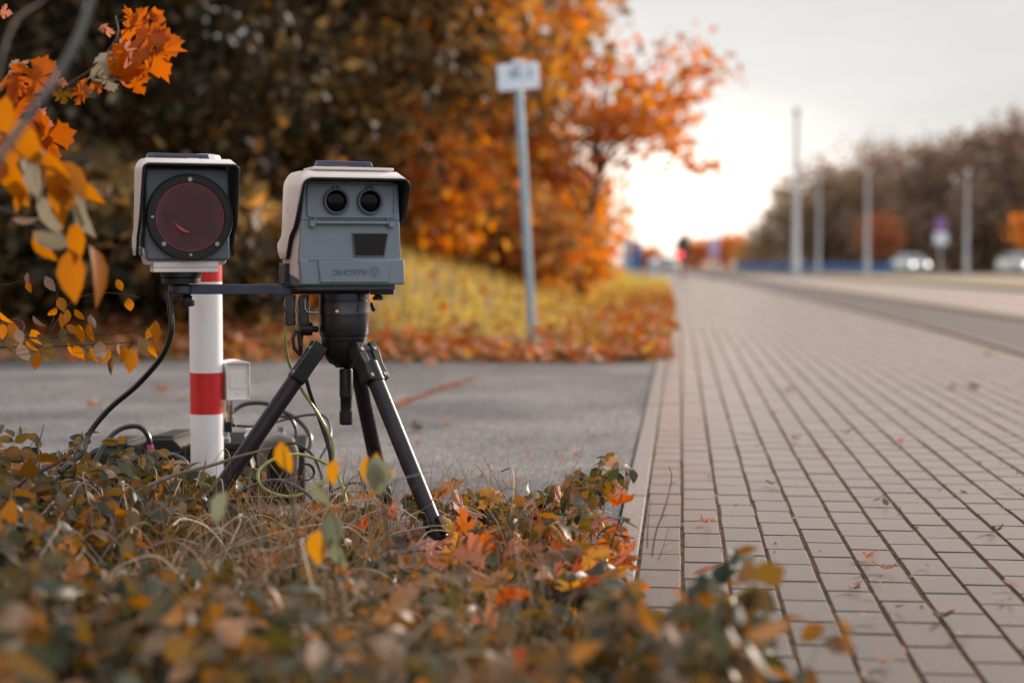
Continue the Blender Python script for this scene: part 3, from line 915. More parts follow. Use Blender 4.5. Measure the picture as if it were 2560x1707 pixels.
sd = MB(); sd.box((-.139, .13, .0), (-.124, .2, .055)); sd.box((-.136, .12, -.006), (-.12, .16, .008)); sd.build('side_latch', M['inner'], dev, bevel=.003)

# ------------------------------------------------------------------ flash unit
fl0 = W(470.5, 651, 4.19)
FY = R(22)
fl = empty('flash_unit', fl0, FY)
tag(fl, 'cream hooded flash unit with a round red mesh lens left of the speed camera', 'flash unit')
b = MB()
b.hexa([(-.105, 0, 0), (.106, 0, 0), (.1, .15, .012), (-.1, .15, .012), (-.105, 0, .231), (.106, 0, .231), (.1, .15, .238), (-.1, .15, .238)])
M['grey2'] = mat('grey2', (0.095, 0.13, 0.165), 0.5, var=0.06, scale=14, bump=0.2, bscale=900)
b.build('housing', M['grey2'], fl, bevel=.006)
bs = MB(); bs.hexa([(-.1, .02, -.012), (.1, .02, -.012), (.09, .14, -.012), (-.09, .14, -.012), (-.112, .03, .03), (.112, .03, .03), (.1, .15, .04), (-.1, .15, .04)])
bs.build('rear_shell', M['cream'], fl, bevel=.006)
uf = u_section(.1215, .1265, .012, .2405, .017)
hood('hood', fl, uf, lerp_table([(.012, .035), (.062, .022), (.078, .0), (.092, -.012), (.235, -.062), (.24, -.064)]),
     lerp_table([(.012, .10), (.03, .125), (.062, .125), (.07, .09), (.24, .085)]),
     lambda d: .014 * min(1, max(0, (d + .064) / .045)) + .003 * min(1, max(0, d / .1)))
T = Matrix.Translation((.0035, 0, .1085)) @ RX
b = MB(); b.lathe([(.1085, -.004), (.1085, .016), (.1068, .0185), (.1045, .0185), (.1035, .0165), (.0882, .0165), (.0868, .0150), (.086, .004)], T, 72, closed=True)
rg = b.build('lens_ring', M['black'], fl, smooth=30)
for k in range(8):
    a = R(90 + 45 * k); q = Matrix.Translation((.0035 + .0945 * math.cos(a), 0, .1085 + .0945 * math.sin(a))) @ RX
    big = k in (0, 3, 5)
    b = MB(); r0 = .0056 if big else .0036
    b.lathe([(r0, .0160), (r0, .0185), (r0 * .6, .0185), (r0 * .5, .0168), (.0001, .0168)], q, 12)
    b.build('screw', M['steel'] if (big or k in (2, 4)) else M['black'], rg)
# red dish behind a fine wire mesh
M['reddish'] = mat('reddish', (0.09, 0.004, 0.011), 0.2, metal=0.4, var=0.4, scale=22, coat=0.4)
M['redrim'] = mat('redrim', (0.20, 0.008, 0.02), 0.4)  # red glow at the lens rim put into the gasket colour
b = MB(); b.lathe([(.0835, .0110), (.076, .0072), (.060, .0048), (.044, .0042), (.038, .0062), (.034, .0066), (.030, .0052), (.018, .0042), (.0001, .0040)], T, 64)
rl = b.build('red_lens', M['reddish'], fl, smooth=80)
b = MB(); b.lathe([(.024, .0040), (.022, .0080), (.016, .0092), (.0001, .0094)], Matrix.Translation((-.004, 0, .104)) @ RX, 36); b.build('flash_bulb', M['inner'], rl)
M['redglow'] = mat('redglow', (0.20, 0.007, 0.020), 0.3, var=0.2, coat=.5)  # red glow inside the dish, imitated by coloured arcs
b = MB()
for a0, a1, rr_, th in ((176, 300, .036, .0080), (308, 352, .040, .003)):
    pts = [(.0035 + rr_ * math.cos(R(a0 + (a1 - a0) * i / 12)) - .003, -.0072, .1055 + rr_ * math.sin(R(a0 + (a1 - a0) * i / 12))) for i in range(13)]
    b.tube(pts, [.001 + (th - .001) * math.sin(math.pi * i / 12) for i in range(13)], 8)
b.build('red_glow_arcs', M['redglow'], rl)
b = MB(); b.lathe([(.0862, .006), (.0862, .0130), (.0836, .0130), (.0836, .006)], T, 64, closed=True); b.build('lens_gasket', M['redrim'], rl)
mm_, nt, bb = _nodes('wire_mesh')
N, L = nt.nodes, nt.links
tcn = N.new('ShaderNodeTexCoord'); wv = []
for ang in (28, 118):
    mp2 = N.new('ShaderNodeMapping'); mp2.inputs['Rotation'].default_value = (0, R(ang), 0)
    L.new(tcn.outputs['Object'], mp2.inputs['Vector'])
    w = N.new('ShaderNodeTexWave'); w.bands_direction = 'X'; w.inputs['Scale'].default_value = 105.0
    L.new(mp2.outputs['Vector'], w.inputs['Vector']); wv.append(w)
mxa = N.new('ShaderNodeMath'); mxa.operation = 'MULTIPLY'; L.new(wv[0].outputs['Fac'], mxa.inputs[0]); L.new(wv[1].outputs['Fac'], mxa.inputs[1])
gt = N.new('ShaderNodeMath'); gt.operation = 'LESS_THAN'; gt.inputs[1].default_value = .055; L.new(mxa.outputs[0], gt.inputs[0])
nzz = N.new('ShaderNodeTexNoise'); nzz.inputs['Scale'].default_value = 24; nzz.inputs['Detail'].default_value = 5; L.new(tcn.outputs['Object'], nzz.inputs['Vector'])
rsp = _ramp(nt, [(0.019, 0.014, 0.020), (0.006, 0.005, 0.006)], [0.64, 0.69]); L.new(nzz.outputs['Fac'], rsp.inputs['Fac'])
L.new(rsp.outputs['Color'], bb.inputs['Base Color']); bb.inputs['Roughness'].default_value = .75; bb.inputs['Specular IOR Level'].default_value = .1
tr_ = N.new('ShaderNodeBsdfTransparent'); mxs = N.new('ShaderNodeMixShader')
L.new(gt.outputs[0], mxs.inputs['Fac']); L.new(tr_.outputs[0], mxs.inputs[1]); L.new(bb.outputs[0], mxs.inputs[2])
L.new(mxs.outputs[0], N['Material Output'].inputs['Surface'])
b = MB(); b.lathe([(.0836, .0118), (.06, .0124), (.0001, .0127)], T, 64); b.build('wire_mesh', mm_, rl)
pl = MB(); pl.hexa([(-.085, .012, -.030), (.079, .012, -.030), (.075, .12, -.030), (-.075, .12, -.030), (-.085, .012, -.004), (.079, .012, -.002), (.075, .12, -.002), (-.075, .12, -.002)])
plo = pl.build('base_plate', M['whitep'], fl, bevel=.002)
b = MB(); b.box((-.0853, .0112, -.0183), (.0793, .0125, -.0172)); b.build('seam', M['inner'], plo)
b = MB(); b.lathe([(.050, -.0595), (.050, -.046), (.048, -.044), (.052, -.042), (.052, -.030)], Matrix.Translation((-.006, .065, 0)), 36); b.build('mount', M['black'], fl, smooth=30)
handle(fl, -.092, .062, .2535, .0165, .03, .055)
b = MB(); b.box((-.104, .03, .222), (.104, .04, .2475)); b.build('gap_filler', M['inner'], fl)  # dark filler added so the bright pole doesn't show through the gap
b = MB(); b.box((-.118, .03, .25), (.116, .04, .279)); b.build('gap_filler', M['inner'], dev)  # same added filler under the camera hood
# ------------------------------------------------------------------ mounting arm
A0 = W(412, 722, 4.26); A1 = W(770, 723, 4.26)
arm = empty('mounting_arm', A1); tag(arm, 'flat blue black metal arm joining the flash unit to the tripod head', 'mounting arm')
d = A1 - A0
b = MB(); L0_ = -d.length
b.box((L0_ + .02, -.022, -.0125), (.02, .022, .0125))
b.lathe([(.034, -.0118), (.036, -.010), (.036, .0095), (.034, .0118)], Matrix.Translation((L0_ + .045, 0, 0)), 32)
ab = b.build('bar', M['bar'], arm, bevel=.0018)
kx = W(464, 722, 4.24).x - A1.x
b = MB(); prof = [(.0001, -.044), (.0145, -.044), (.0165, -.042), (.0175, -.028), (.016, -.022), (.011, -.018), (.0095, -.0125)]
b.lathe(prof, Matrix.Translation((kx, 0, 0)), 26)
for k in range(14):
    a = 2 * math.pi * k / 14
    b.tube([(kx + .0168 * math.cos(a), .0168 * math.sin(a), -.0425), (kx + .0172 * math.cos(a), .0172 * math.sin(a), -.027)], .0022, 5)
b.build('knob', M['black'], arm)
b = MB(); b.lathe([(.0001, .0165), (.003, .016), (.0032, .0117)], Matrix.Translation((L0_ + .022, -.015, 0)), 10); b.build('screw', M['steel'], arm)

# ------------------------------------------------------------------ tripod
tri = empty('tripod', (AX, AY, 0.0)); tag(tri, 'black metal tripod carrying the speed camera', 'tripod')
def zz(v, Y=AY): return W(853, v, Y).z
RS = 1 / 974.0
b = MB()
zt = zz(729)
prof = [(.0001, zz(853)), (.058, zz(853)), (.060, zz(848)), (.0605, zz(840)), (.0625, zz(838)), (.064, zz(834)), (.064, zz(800)), (.0645, zz(786)), (.066, zz(785)), (.066, zz(779)), (.0655, zz(777)),
        (.0655, zz(752)), (.0635, zz(751)), (.0635, zz(749)), (.065, zz(748)), (.065, zz(733)), (.0001, zz(733))]
b.lathe(prof, Matrix.Translation((.007, 0, 0)), 56)
b.build('column', M['anod'], tri, smooth=30)
b = MB()
b.lathe([(.058, zz(853)), (.0565, zz(864)), (.054, zz(880)), (.047, zz(896)), (.040, zz(906)), (.028, zz(912)), (.022, zz(918)), (.0001, zz(918))][::-1], Matrix.Translation((.007, 0, 0)), 48)
hub = b.build('hub', M['black'], tri, smooth=40)
b = MB(); b.box((-.125, -.03, zz(734)), (.075, .06, zz(717))); b.build('head_plate', M['black'], tri, bevel=.003)
b = MB(); b.lathe([(.016, zz(921)), (.0172, zz(924)), (.0172, zz(990)), (.0150, zz(993)), (.0148, zz(1024)), (.0172, zz(1026)), (.0178, zz(1032)), (.0175, zz(1056)), (.0145, zz(1060)), (.0001, zz(1061))][::-1], Matrix.Translation((.012, -.01, 0)), 28)
for a in (0, 120, 240):
    b.box((.012 + .0168 * math.cos(R(a + 250)) - .0015, -.01 + .0168 * math.sin(R(a + 250)) - .0015, zz(985)), (.012 + .0168 * math.cos(R(a + 250)) + .0015, -.01 + .0168 * math.sin(R(a + 250)) + .0015, zz(930)))
b.build('centre_post', M['black'], tri, smooth=35)
def leg(ang, pro):
    c, s = math.cos(R(ang)), math.sin(R(ang))
    top = Vector((.007 + .075 * c, .075 * s, zz(876))); foot = Vector((.376 * c, .376 * s, .012))
    if pro == 'left': foot = Vector((W(462, 1367, 4.15).x - AX, 4.15 - AY, .012))
    ax = (foot - top).normalized()
    out = Vector((c, s, 0)); side = Vector((-s, c, 0))
    front = side.cross(ax).normalized()
    if front.dot(out) < 0: front = -front
    def P_(t, a, f): return top + ax * t + side * a + front * f
    b = MB(); b.tube([P_(.05, 0, 0), P_(.70 * (foot - top).length, 0, 0), P_((foot - top).length - .07, 0, 0)], [.0212, .0212, .0206], 26)
    lo = b.build('leg', M['tube'], tri, smooth=50)
    f = MB()                                             # forked joint: two cheeks either side of a barrel
    for sg in (-1, 1):
        q = [(-.018, .012), (-.022, .031), (.006, .036), (.045, .031), (.07, .034), (.088, .033), (.088, .010), (.05, .008)]
        vs = [P_(t, sg * a, -.019) for t, a in q] + [P_(t, sg * a, .019) for t, a in q]
        m = len(q)
        f.add(vs, [list(range(m)), [m + i for i in range(m)][::-1]] + [(i, m + i, m + (i + 1) % m, (i + 1) % m) for i in range(m)])
    f.tube([P_(.0, -.0105, 0), P_(.0, .0105, 0)], .0185, 20)
    f.hexa([P_(t, a, fr_) for t, in ((-.005,),) for a, fr_ in ((-.010, -.014), (.010, -.014), (.010, .014), (-.010, .014))] + [P_(.06, a, fr_) for a, fr_ in ((-.012, -.016), (.012, -.016), (.012, .016), (-.012, .016))])
    f.tube([P_(.035, 0, 0), P_(.092, 0, 0)], .0236, 24)
    jo = f.build('leg_joint', M['black'], lo, bevel=.0025)
    for t, sg in ((.002, -1), (.002, 1), (.076, -1), (.076, 1)):
        k = MB(); k.tube([P_(t, sg * .0215, .017), P_(t, sg * .0215, .0212)], [.0062, .0054], 14); k.build('bolt', M['steel'], lo)
    ln = (foot - top).length
    k = MB(); k.tube([P_(ln - .085, 0, 0), P_(ln - .028, 0, 0)], .0252, 8)
    k.hexa([P_(t, a, fr_) for t in (ln - .08, ln - .035) for a, fr_ in ((-.012, .015), (.012, .015), (.012, .034), (-.012, .034))])
    k.build('leg_clamp', M['black'], lo, bevel=.003)
    k = MB(); k.tube([P_(ln - .030, 0, 0), P_(ln - .012, 0, 0), P_(ln + .004, 0, 0)], [.016, .022, .019], 16); k.build('rubber_foot', M['black'], lo)
    return lo, P_
lo, P_ = leg(-43.2, 'right')
b = MB()                                                 # small pale print along the tube, too small to read
rr = random.Random(4)
t = .135
while t < .245:
    w_l = rr.uniform(.0015, .0035)
    a0, a1 = (.0045, .0085) if rr.random() < .75 else (.0035, .0095)
    fa = [math.sqrt(.0215 ** 2 - a * a) for a in (a0, a1)]
    b.add([P_(t, a0, fa[0]), P_(t + w_l, a0, fa[0]), P_(t + w_l, a1, fa[1]), P_(t, a1, fa[1])], [(0, 1, 2, 3)])
    t += w_l + rr.uniform(.0012, .0022)
b.build('printed_marks', M['signwhite'], lo)
leg(76.8, 'back'); leg(196.8, 'left')
# clamp knob and lever on the column
def LW(u, v, Y): return W(u, v, Y) - Vector((AX, AY, 0))
b = MB(); b.tube([LW(795, 823, 4.24), LW(776, 822, 4.23)], [.008, .008], 12); b.tube([LW(779, 822, 4.232), LW(748, 821, 4.22)], [.0175, .0185], 14)
b.tube([LW(748, 828, 4.22), LW(752, 870, 4.21)], [.007, .006], 10)
b.build('clamp_knob', M['black'], tri, bevel=.002)
b = MB(); b.tube([LW(740, 825, 4.2), LW(732, 845, 4.19), LW(736, 872, 4.19), LW(752, 888, 4.2)], .0045, 8); b.build('strap', M['black'], tri)
b = MB(); b.tube([LW(763, 748, 4.2), LW(763, 772, 4.2), LW(768, 780, 4.2), LW(796, 782, 4.21)], [.0035] * 4, 10); b.build('lever', M['steel'], tri)
b = MB(); b.tube([LW(945, 732, 4.2), LW(945, 741, 4.2), LW(945, 742, 4.2), LW(945, 750, 4.2)], [.009, .009, .0135, .0135], 16)
b.box(LW(930, 735, 4.24), LW(984, 722, 4.18)); b.build('lock_knob', M['black'], tri, bevel=.001)
b = MB(); b.tube([LW(928, 758, 4.2), LW(934, 775, 4.19), LW(931, 777, 4.19)], [.004, .006, .004], 8); b.build('release_lever', M['anod'], tri)
b = MB(); b.lathe([(.0001, .004), (.0045, .0035), (.0046, 0)], Matrix.Translation(LW(843, 779, AY - .064)) @ RX, 14); b.build('screw', M['brass'], tri)

# ------------------------------------------------------------------ plug connectors hanging under the arm
pc = empty('cable_plug', W(735, 740, 4.24)); tag(pc, 'steel latched cable plug hanging below the left of the camera', 'cable plug')
o0 = pc.location.copy()
def LP(u, v, Y): return W(u, v, Y) - o0
for u0 in (720, 754):
    b = MB()
    b.box(LP(u0 - 1, 812, 4.25), LP(u0 + 17, 738, 4.21)); b.build('plug_body', M['anod'], pc, bevel=.003)
    b = MB()
    for dx in (-4, 17):
        b.tube([LP(u0 + dx, 742, 4.225), LP(u0 + dx - 3, 760, 4.22), LP(u0 + dx + 2, 775, 4.22), LP(u0 + dx - 3, 795, 4.22), LP(u0 + dx + 1, 815, 4.22)], [.003, .0042, .003, .0042, .003], 8)
    b.build('latch', M['steel'], pc)

# ------------------------------------------------------------------ striped pole
PY = 4.72
pb = W(519, 1245, PY); pbz = pb.z
bol = empty('striped_pole', (pb.x, PY, -.02)); tag(bol, 'white round metal pole with red bands behind the flash unit', 'pole')
pr = 41.0 * PY / FPX
zs = lambda v: W(519, v, PY).z + .02
def band(name, v0, v1, m, cap=False):
    b = MB()
    z0, z1 = zs(v0), zs(v1)
    prof = [(pr, z0), (pr, z1)]
    if cap: prof = [(pr, z0), (pr, z1 - .012), (pr - .004, z1 - .003), (pr * .6, z1), (.0001, z1)]
    b.lathe(prof, None, 48)
    return b.build(name, m, bol, smooth=30)
b = MB(); b.lathe([(pr - .0015, -.1), (pr - .0015, zs(395))], None, 40); b.build('pole_tube', M['white'], bol, smooth=30)
band('white_band', 1300, 1033.5, M['white']); band('red_band', 1033, 930.5, M['redband']); band('white_band', 930, 704.5, M['white'])
band('red_band', 704, 600.5, M['redband']); band('white_band', 600, 387, M['white'], True)

# ------------------------------------------------------------------ radio box on the control case
rb0 = W(585, 1080, 4.72)
rb = empty('radio_antenna', rb0, R(24)); tag(rb, 'small white plastic antenna box open at the front beside the striped pole', 'antenna')
zq = lambda v: (1080 - v) / FPX * 4.72
xq = lambda u: (u - 590) / FPX * 4.72 / math.cos(R(20))
b = MB()
x0, x1, z0, z1 = xq(572), xq(629), zq(998), zq(906)
b.box((x0, -.004, z0), (x0 + .003, .075, z1)); b.box((x1 - .003, -.004, z0), (x1, .075, z1))
b.box((x0, -.004, z0 - .002), (x1, .075, z0 + .003)); b.box((x0 + .003, .003, z0 + .003), (x1 - .003, .0145, z1))
# arched lid
arc = [(x0 - .001, z1)] + [(x0 + (x1 - x0) * t, z1 + .007 * math.sin(math.pi * t)) for t in (.15, .3, .5, .7, .85)] + [(x1 + .001, z1), (x1 - .002, z1 - .002), (x0 + .002, z1 - .002)]
b.prism(arc, -.007, .078)
bx = b.build('box', M['whitep'], rb, bevel=.0012)
b = MB()
b.box((x0 + .008, .002, z0 + .035), (x0 + .011, .012, z1 - .02)); b.box((x1 - .012, .002, z0 + .02), (x1 - .008, .012, z0 + .038)); b.box((x1 - .0125, .002, z0 + .05), (x1 - .008, .012, z1 - .022))
b.lathe([(.0055, .012), (.0055, .014), (.004, .014)], Matrix.Translation(((x0 + x1) / 2, .0155, z0 + .017)) @ RX, 18)
for k in range(5): b.box((x0 + .01 + k * .009, .004, z1 - .012), (x0 + .015 + k * .009, .012, z1 - .006))
b.box((x0 + .012, .0015, z0 + .03), (x1 - .013, .0055, z1 - .024))
b.build('clips', M['whitep'], rb, bevel=.0006)
for u, mt in ((582.5, 'brass'), (591.5, 'steel')):
    b = MB(); x = xq(u)
    b.lathe([(.0035, zq(1060)), (.0055, zq(1058)), (.0055, zq(1044)), (.004, zq(1042)), (.004, zq(1034)), (.0058, zq(1032)), (.0058, zq(1016)), (.0035, zq(1014)), (.0032, zq(1000))], Matrix.Translation((x, .03, 0)), 16)
    b.build('connector', M[mt], rb, smooth=30)
b = MB(); b.box((xq(574), .02, -.002), (xq(590), .045, zq(1056))); b.tube([(xq(588), .03, zq(1062)), (xq(600), .03, zq(1068))], .005, 10); b.build('socket', M['black'], rb, bevel=.002)

# ------------------------------------------------------------------ equipment cases on the ground
def case_body(b, lo, hi, n=4):
    b.box(lo, hi)
    x0, y0, z0 = lo; x1, y1, z1 = hi
    for i in range(n):
        x = x0 + (x1 - x0) * (i + .5) / n
        b.box((x - .012, y0 - .008, z0 + .01), (x + .012, y0 + .002, z1 - .02))
ec = empty('equipment_case', W(400, 1250, 5.05) * 1.0); ec.location.z = 0.0; ec.rotation_euler = (0, 0, R(-8))
tag(ec, 'low dark olive equipment case with ribbed lid left of the striped pole', 'case')
b = MB(); case_body(b, (-.145, -.12, 0), (.24, .16, .125)); cb = b.build('body', M['olive'], ec, bevel=.008)
b = MB()
for x, wd, ht, y0, y1 in ((-.145, .115, .165, -.125, .06), (-.02, .13, .178, -.11, .15), (.12, .12, .170, -.125, .13)):
    b.prism([(x, .128), (x + .004, ht - .016), (x + .022, ht), (x + wd - .03, ht + .003), (x + wd - .006, ht - .02), (x + wd, .128)], y0, y1)
    b.prism([(x + .02, ht - .004), (x + .024, ht + .008), (x + wd - .04, ht + .009), (x + wd - .034, ht)], y0 + .03, y1 - .03)
b.box((-.15, -.126, .118), (.245, .165, .132))
b.build('lid', M['olive'], ec, bevel=.007)
b = MB(); b.lathe([(.042, 0), (.046, .01), (.046, .035), (.034, .05), (.0001, .052)], Matrix.Translation((-.13, -.115, .11)) @ RX, 26); b.build('screw_cap', M['olive'], ec)
for x in (-.05, .1):
    b = MB(); b.box((x - .012, -.142, .085), (x + .012, -.12, .145)); b.build('latch', M['black'], ec, bevel=.003)

cc_ = empty('control_case', W(640, 1250, 4.98)); cc_.location.z = 0.0; cc_.rotation_euler = (0, 0, R(6))
tag(cc_, 'dark control case with cable sockets and a brown grip handle right of the striped pole', 'case')
b = MB(); case_body(b, (-.135, -.12, 0), (.15, .18, .16)); b.build('body', M['olive'], cc_, bevel=.008)
b = MB(); b.box((-.14, -.125, .155), (.03, .185, .178)); b.box((.035, -.125, .15), (.155, .185, .165)); b.build('lid', M['black'], cc_, bevel=.006)
b = MB(); b.tube([(.03, -.13, .06), (.026, -.15, .14), (.04, -.155, .178), (.075, -.155, .188), (.105, -.15, .182), (.118, -.145, .15), (.116, -.13, .06)], [.012, .016, .019, .02, .019, .015, .012], 14); b.build('grip', M['handle'], cc_)
for x, y, mt in ((-.085, -.06, 'steel'), (-.02, .02, 'whitep'), (.075, .05, 'steel')):
    b = MB(); b.lathe([(.014, .16), (.014, .186), (.010, .19), (.010, .205), (.0001, .206)], Matrix.Translation((x, y, 0)), 18); b.build('socket', M[mt], cc_)
b = MB(); b.box((.05, -.135, .02), (.13, -.118, .10)); b.lathe([(.022, 0), (.022, .02), (.015, .024), (.015, .006)], Matrix.Translation((.02, -.12, .06)) @ RX, 22); b.build('front_fitting', M['black'], cc_, bevel=.004)
b = MB()
for k in range(16):
    t = k / 15; b.lathe([(.0001, -.003), (.003, 0), (.0001, .003)], Matrix.Translation((-.02 - .014 * t + .01 * math.sin(3 * t), -.155, .105 - .05 * t)), 8)
b.build('bead_chain', M['steel'], cc_)

# ------------------------------------------------------------------ cables
def smooth_path(pts, k=8):
    pts = [Vector(p) for p in pts]; P = [pts[0] * 2 - pts[1]] + pts + [pts[-1] * 2 - pts[-2]]
    out = []
    for i in range(1, len(P) - 2):
        for j in range(k):
            t = j / k
            a, b_, c, d_ = P[i - 1], P[i], P[i + 1], P[i + 2]
            out.append(.5 * ((2 * b_) + (c - a) * t + (2 * a - 5 * b_ + 4 * c - d_) * t * t + (3 * b_ - a - 3 * c + d_) * t ** 3))
    out.append(pts[-1]); return out
def cable(label, pts, px, m='cable', group=None, extra=None):
    Ym = sum(p[2] for p in pts) / len(pts)
    path = [W(u, v, Y) for u, v, Y in pts]
    for p in path: p.z = max(p.z, .008)
    r = px / 2 * Ym / FPX
    b = MB(); b.tube(smooth_path(path), r, 10)
    if extra is None:
        o = b.build('cable', M[m])
        return tag(o, label, 'cable', 'cables of the speed camera')
    root = empty('cable', path[-1]); tag(root, label, 'cable', 'cables of the speed camera')
    o = b.build('cord', M[m], root); o.matrix_parent_inverse = Matrix.Translation(-path[-1])
    for nm, p0, p1, rad, mm in extra:
        e_ = MB(); e_.tube([W(*p0), W(*p1)], rad * Ym / FPX, 12); eo = e_.build(nm, M[mm], root, bevel=.0005); eo.matrix_parent_inverse = Matrix.Translation(-path[-1])
    return root
cable('thick black cable hanging from the flash unit in a wide curve to the plants', [(419, 728, 4.22), (426, 780, 4.22), (428, 830, 4.22), (405, 890, 4.24), (345, 960, 4.3), (275, 1020, 4.35), (225, 1080, 4.35), (205, 1130, 4.3), (150, 1180, 4.25)], 15)
cable('black cable with a pink sleeve and steel plug arching above the left case', [(215, 1200, 4.6), (262, 1110, 4.68), (300, 1073, 4.72), (345, 1066, 4.74), (370, 1090, 4.74), (377, 1130, 4.74), (378, 1150, 4.74)], 13, 'cable',
      extra=[('sleeve', (375, 1112, 4.737), (378, 1133, 4.737), 8.2, 'pink'), ('plug', (377, 1150, 4.74), (378, 1166, 4.74), 9.5, 'steel'), ('plug_body', (378, 1166, 4.74), (380, 1200, 4.74), 11, 'cablegrey')])
cable('grey cable looping low in front of the striped pole', [(330, 1200, 4.6), (370, 1150, 4.58), (420, 1135, 4.56), (460, 1150, 4.55), (474, 1180, 4.55), (470, 1205, 4.55), (450, 1225, 4.5)], 11, 'cablegrey')
cable('thick black cable arching behind the antenna box', [(548, 1090, 4.9), (565, 1050, 4.95), (605, 1013, 5.0), (660, 1008, 5.0), (700, 1025, 5.0), (745, 1050, 4.98), (775, 1090, 4.95), (772, 1130, 4.92)], 11)
cable('second black cable bending down behind the left tripod leg', [(700, 1040, 5.02), (725, 1045, 5.0), (740, 1075, 5.0), (735, 1110, 4.98)], 9)
cable('thin black cable running from the antenna socket to the right', [(592, 1064, 4.73), (625, 1066, 4.72), (665, 1062, 4.74), (715, 1048, 4.8), (770, 1037, 4.8), (810, 1040, 4.78), (826, 1070, 4.75), (822, 1105, 4.7), (800, 1145, 4.65)], 6)
cable('lime green cable hanging from the plug and down past the left leg', [(716, 815, 4.23), (713, 850, 4.24), (722, 905, 4.27), (752, 970, 4.32), (795, 1035, 4.35), (828, 1100, 4.36), (833, 1140, 4.36), (822, 1175, 4.37)], 8, 'cablelime')
cable('thick black cable hanging straight down inside the tripod', [(757, 815, 4.3), (752, 880, 4.32), (772, 970, 4.34), (800, 1050, 4.36), (825, 1130, 4.36), (828, 1190, 4.35), (828, 1230, 4.33)], 11)
cable('lime green cable lying in a loop in front of the cases', [(800, 1150, 4.4), (745, 1135, 4.36), (690, 1145, 4.3), (652, 1170, 4.26), (645, 1195, 4.24), (660, 1220, 4.22), (700, 1238, 4.21), (745, 1238, 4.22), (790, 1215, 4.26), (825, 1185, 4.3)], 8, 'cablelime')
cable('lime green cable trailing right from the loop to the back leg', [(798, 1150, 4.41), (830, 1170, 4.4), (856, 1215, 4.36), (868, 1270, 4.3), (868, 1310, 4.25)], 8, 'cablelime')
cable('short lime green cable curving under the back leg', [(840, 1245, 4.45), (870, 1228, 4.47), (905, 1230, 4.5), (935, 1245, 4.5), (960, 1268, 4.5)], 7, 'cablelime')
cable('thin black cable curling behind the lime loop', [(710, 1110, 4.5), (740, 1108, 4.46), (775, 1130, 4.42), (795, 1165, 4.4), (805, 1200, 4.36), (790, 1215, 4.34)], 7)
cable('grey cable arching low beneath the lime loop', [(600, 1230, 4.3), (640, 1210, 4.25), (690, 1200, 4.22), (730, 1210, 4.2), (770, 1235, 4.2), (800, 1265, 4.2)], 9, 'cablegrey')
cable('thin dark cable dropping into the leaves beside the back leg', [(835, 1225, 4.44), (875, 1208, 4.45), (910, 1212, 4.45), (918, 1240, 4.42), (912, 1275, 4.4)], 5)
# black velcro ring that bundles the cables
b = MB(); T = Matrix.Translation(W(765, 1180, 4.36)) @ Matrix.Rotation(R(75), 4, 'X') @ Matrix.Rotation(R(20), 4, 'Y')
b.lathe([(.020, -.009), (.023, -.009), (.023, .009), (.020, .009)], T, 28, closed=True)
tag(b.build('cable_tie', M['black']), 'black strap ring bundling the cables in front of the control case', 'cable tie')
# ------------------------------------------------------------------ plants in front
OV = [ovate(.52, .10, .10), ovate(.62, .16, .25), ovate(.46, .22, .38), ovate(.58, -.10, .15)]

def sprig_arrays(base, tip, nleaf, lsize, sag=0.06, side_noise=.25, start=.2, hang_=.35):
    """stem polyline and leaf frames for one arching shoot"""
    base, tip = Vector(base), Vector(tip)
    k = 6
    mid_up = Vector((0, 0, sag + (tip - base).length * .12))
    pts = []
    for i in range(k + 1):
        t = i / k
        p = base.lerp(tip, t) + mid_up * 4 * t * (1 - t) * .6
        if 0 < i < k:
            p += Vector((random.gauss(0, 1), random.gauss(0, 1), random.gauss(0, .6))) * .006
        pts.append(p)
    leaves = []
    for j in range(nleaf):
        t = start + (1 - start) * (j // 2 * 2 + 1) / (nleaf + .5)
        t = min(1, t + random.uniform(-.02, .02))
        i0 = min(k - 1, int(t * k)); p = pts[i0].lerp(pts[i0 + 1], t * k - i0)
        ax = (pts[i0 + 1] - pts[i0]).normalized()
        sd = ax.cross(Vector((0, 0, 1))); sd = sd.normalized() if sd.length > .05 else Vector((1, 0, 0))
        sd = Matrix.Rotation(random.uniform(-.9, .9), 3, ax) @ sd
        if j % 2: sd = -sd
        xd = (sd * .85 + ax * random.uniform(.1, .7) + Vector((0, 0, random.uniform(-hang_ * 3.2, hang_ * .6)))).normalized()
        zd = Vector((random.gauss(0, .9), random.gauss(0, .9) - .15, .7)); zd = (zd - xd * zd.dot(xd)).normalized()
        leaves.append((p, xd, zd, lsize * random.uniform(.65, 1.2)))
    return pts, leaves

def leaves_np(leaves, tmpls):
    Vs, Fs, off = [], [], 0
    groups = {}
    for l in leaves: groups.setdefault(random.randrange(len(tmpls)), []).append(l)
    for g, ls in groups.items():
        tv, tf = tmpls[g]
        pos = np.array([tuple(l[0]) for l in ls])
        rot = np.array([np.stack([np.array(l[1]), np.array(l[2].cross(l[1])), np.array(l[2])], 1) for l in ls])
        V, F = stamp(tv, tf, pos, rot, np.array([l[3] for l in ls]))
        Vs.append(V); Fs.append(F + off); off += len(V)
    return np.concatenate(Vs), np.concatenate(Fs)

def cover_height(x, y):
    """how tall the ground cover stands"""
    h = .13 + .03 * math.sin(3.1 * x + 1.7 * y) + .025 * math.sin(7.3 * x - 2.9 * y)
    if x < -.75: h += .10 * min(1, (-.75 - x) / .3)
    if -.7 < x < 0.1 and y > 3.35: h *= .45
    if y < 2.7: h += .10 * min(1, (2.7 - y) / .4)
    p = x * cph - y * sph
    if p > -.25 and y > 2.9: h *= .9
    if abs(x + .164 * y / 4.0) < .16 and 3.1 < y < 4.2: h = min(h, .045 + .05 * (4.0 - y) if y < 4.0 else .04)
    return h

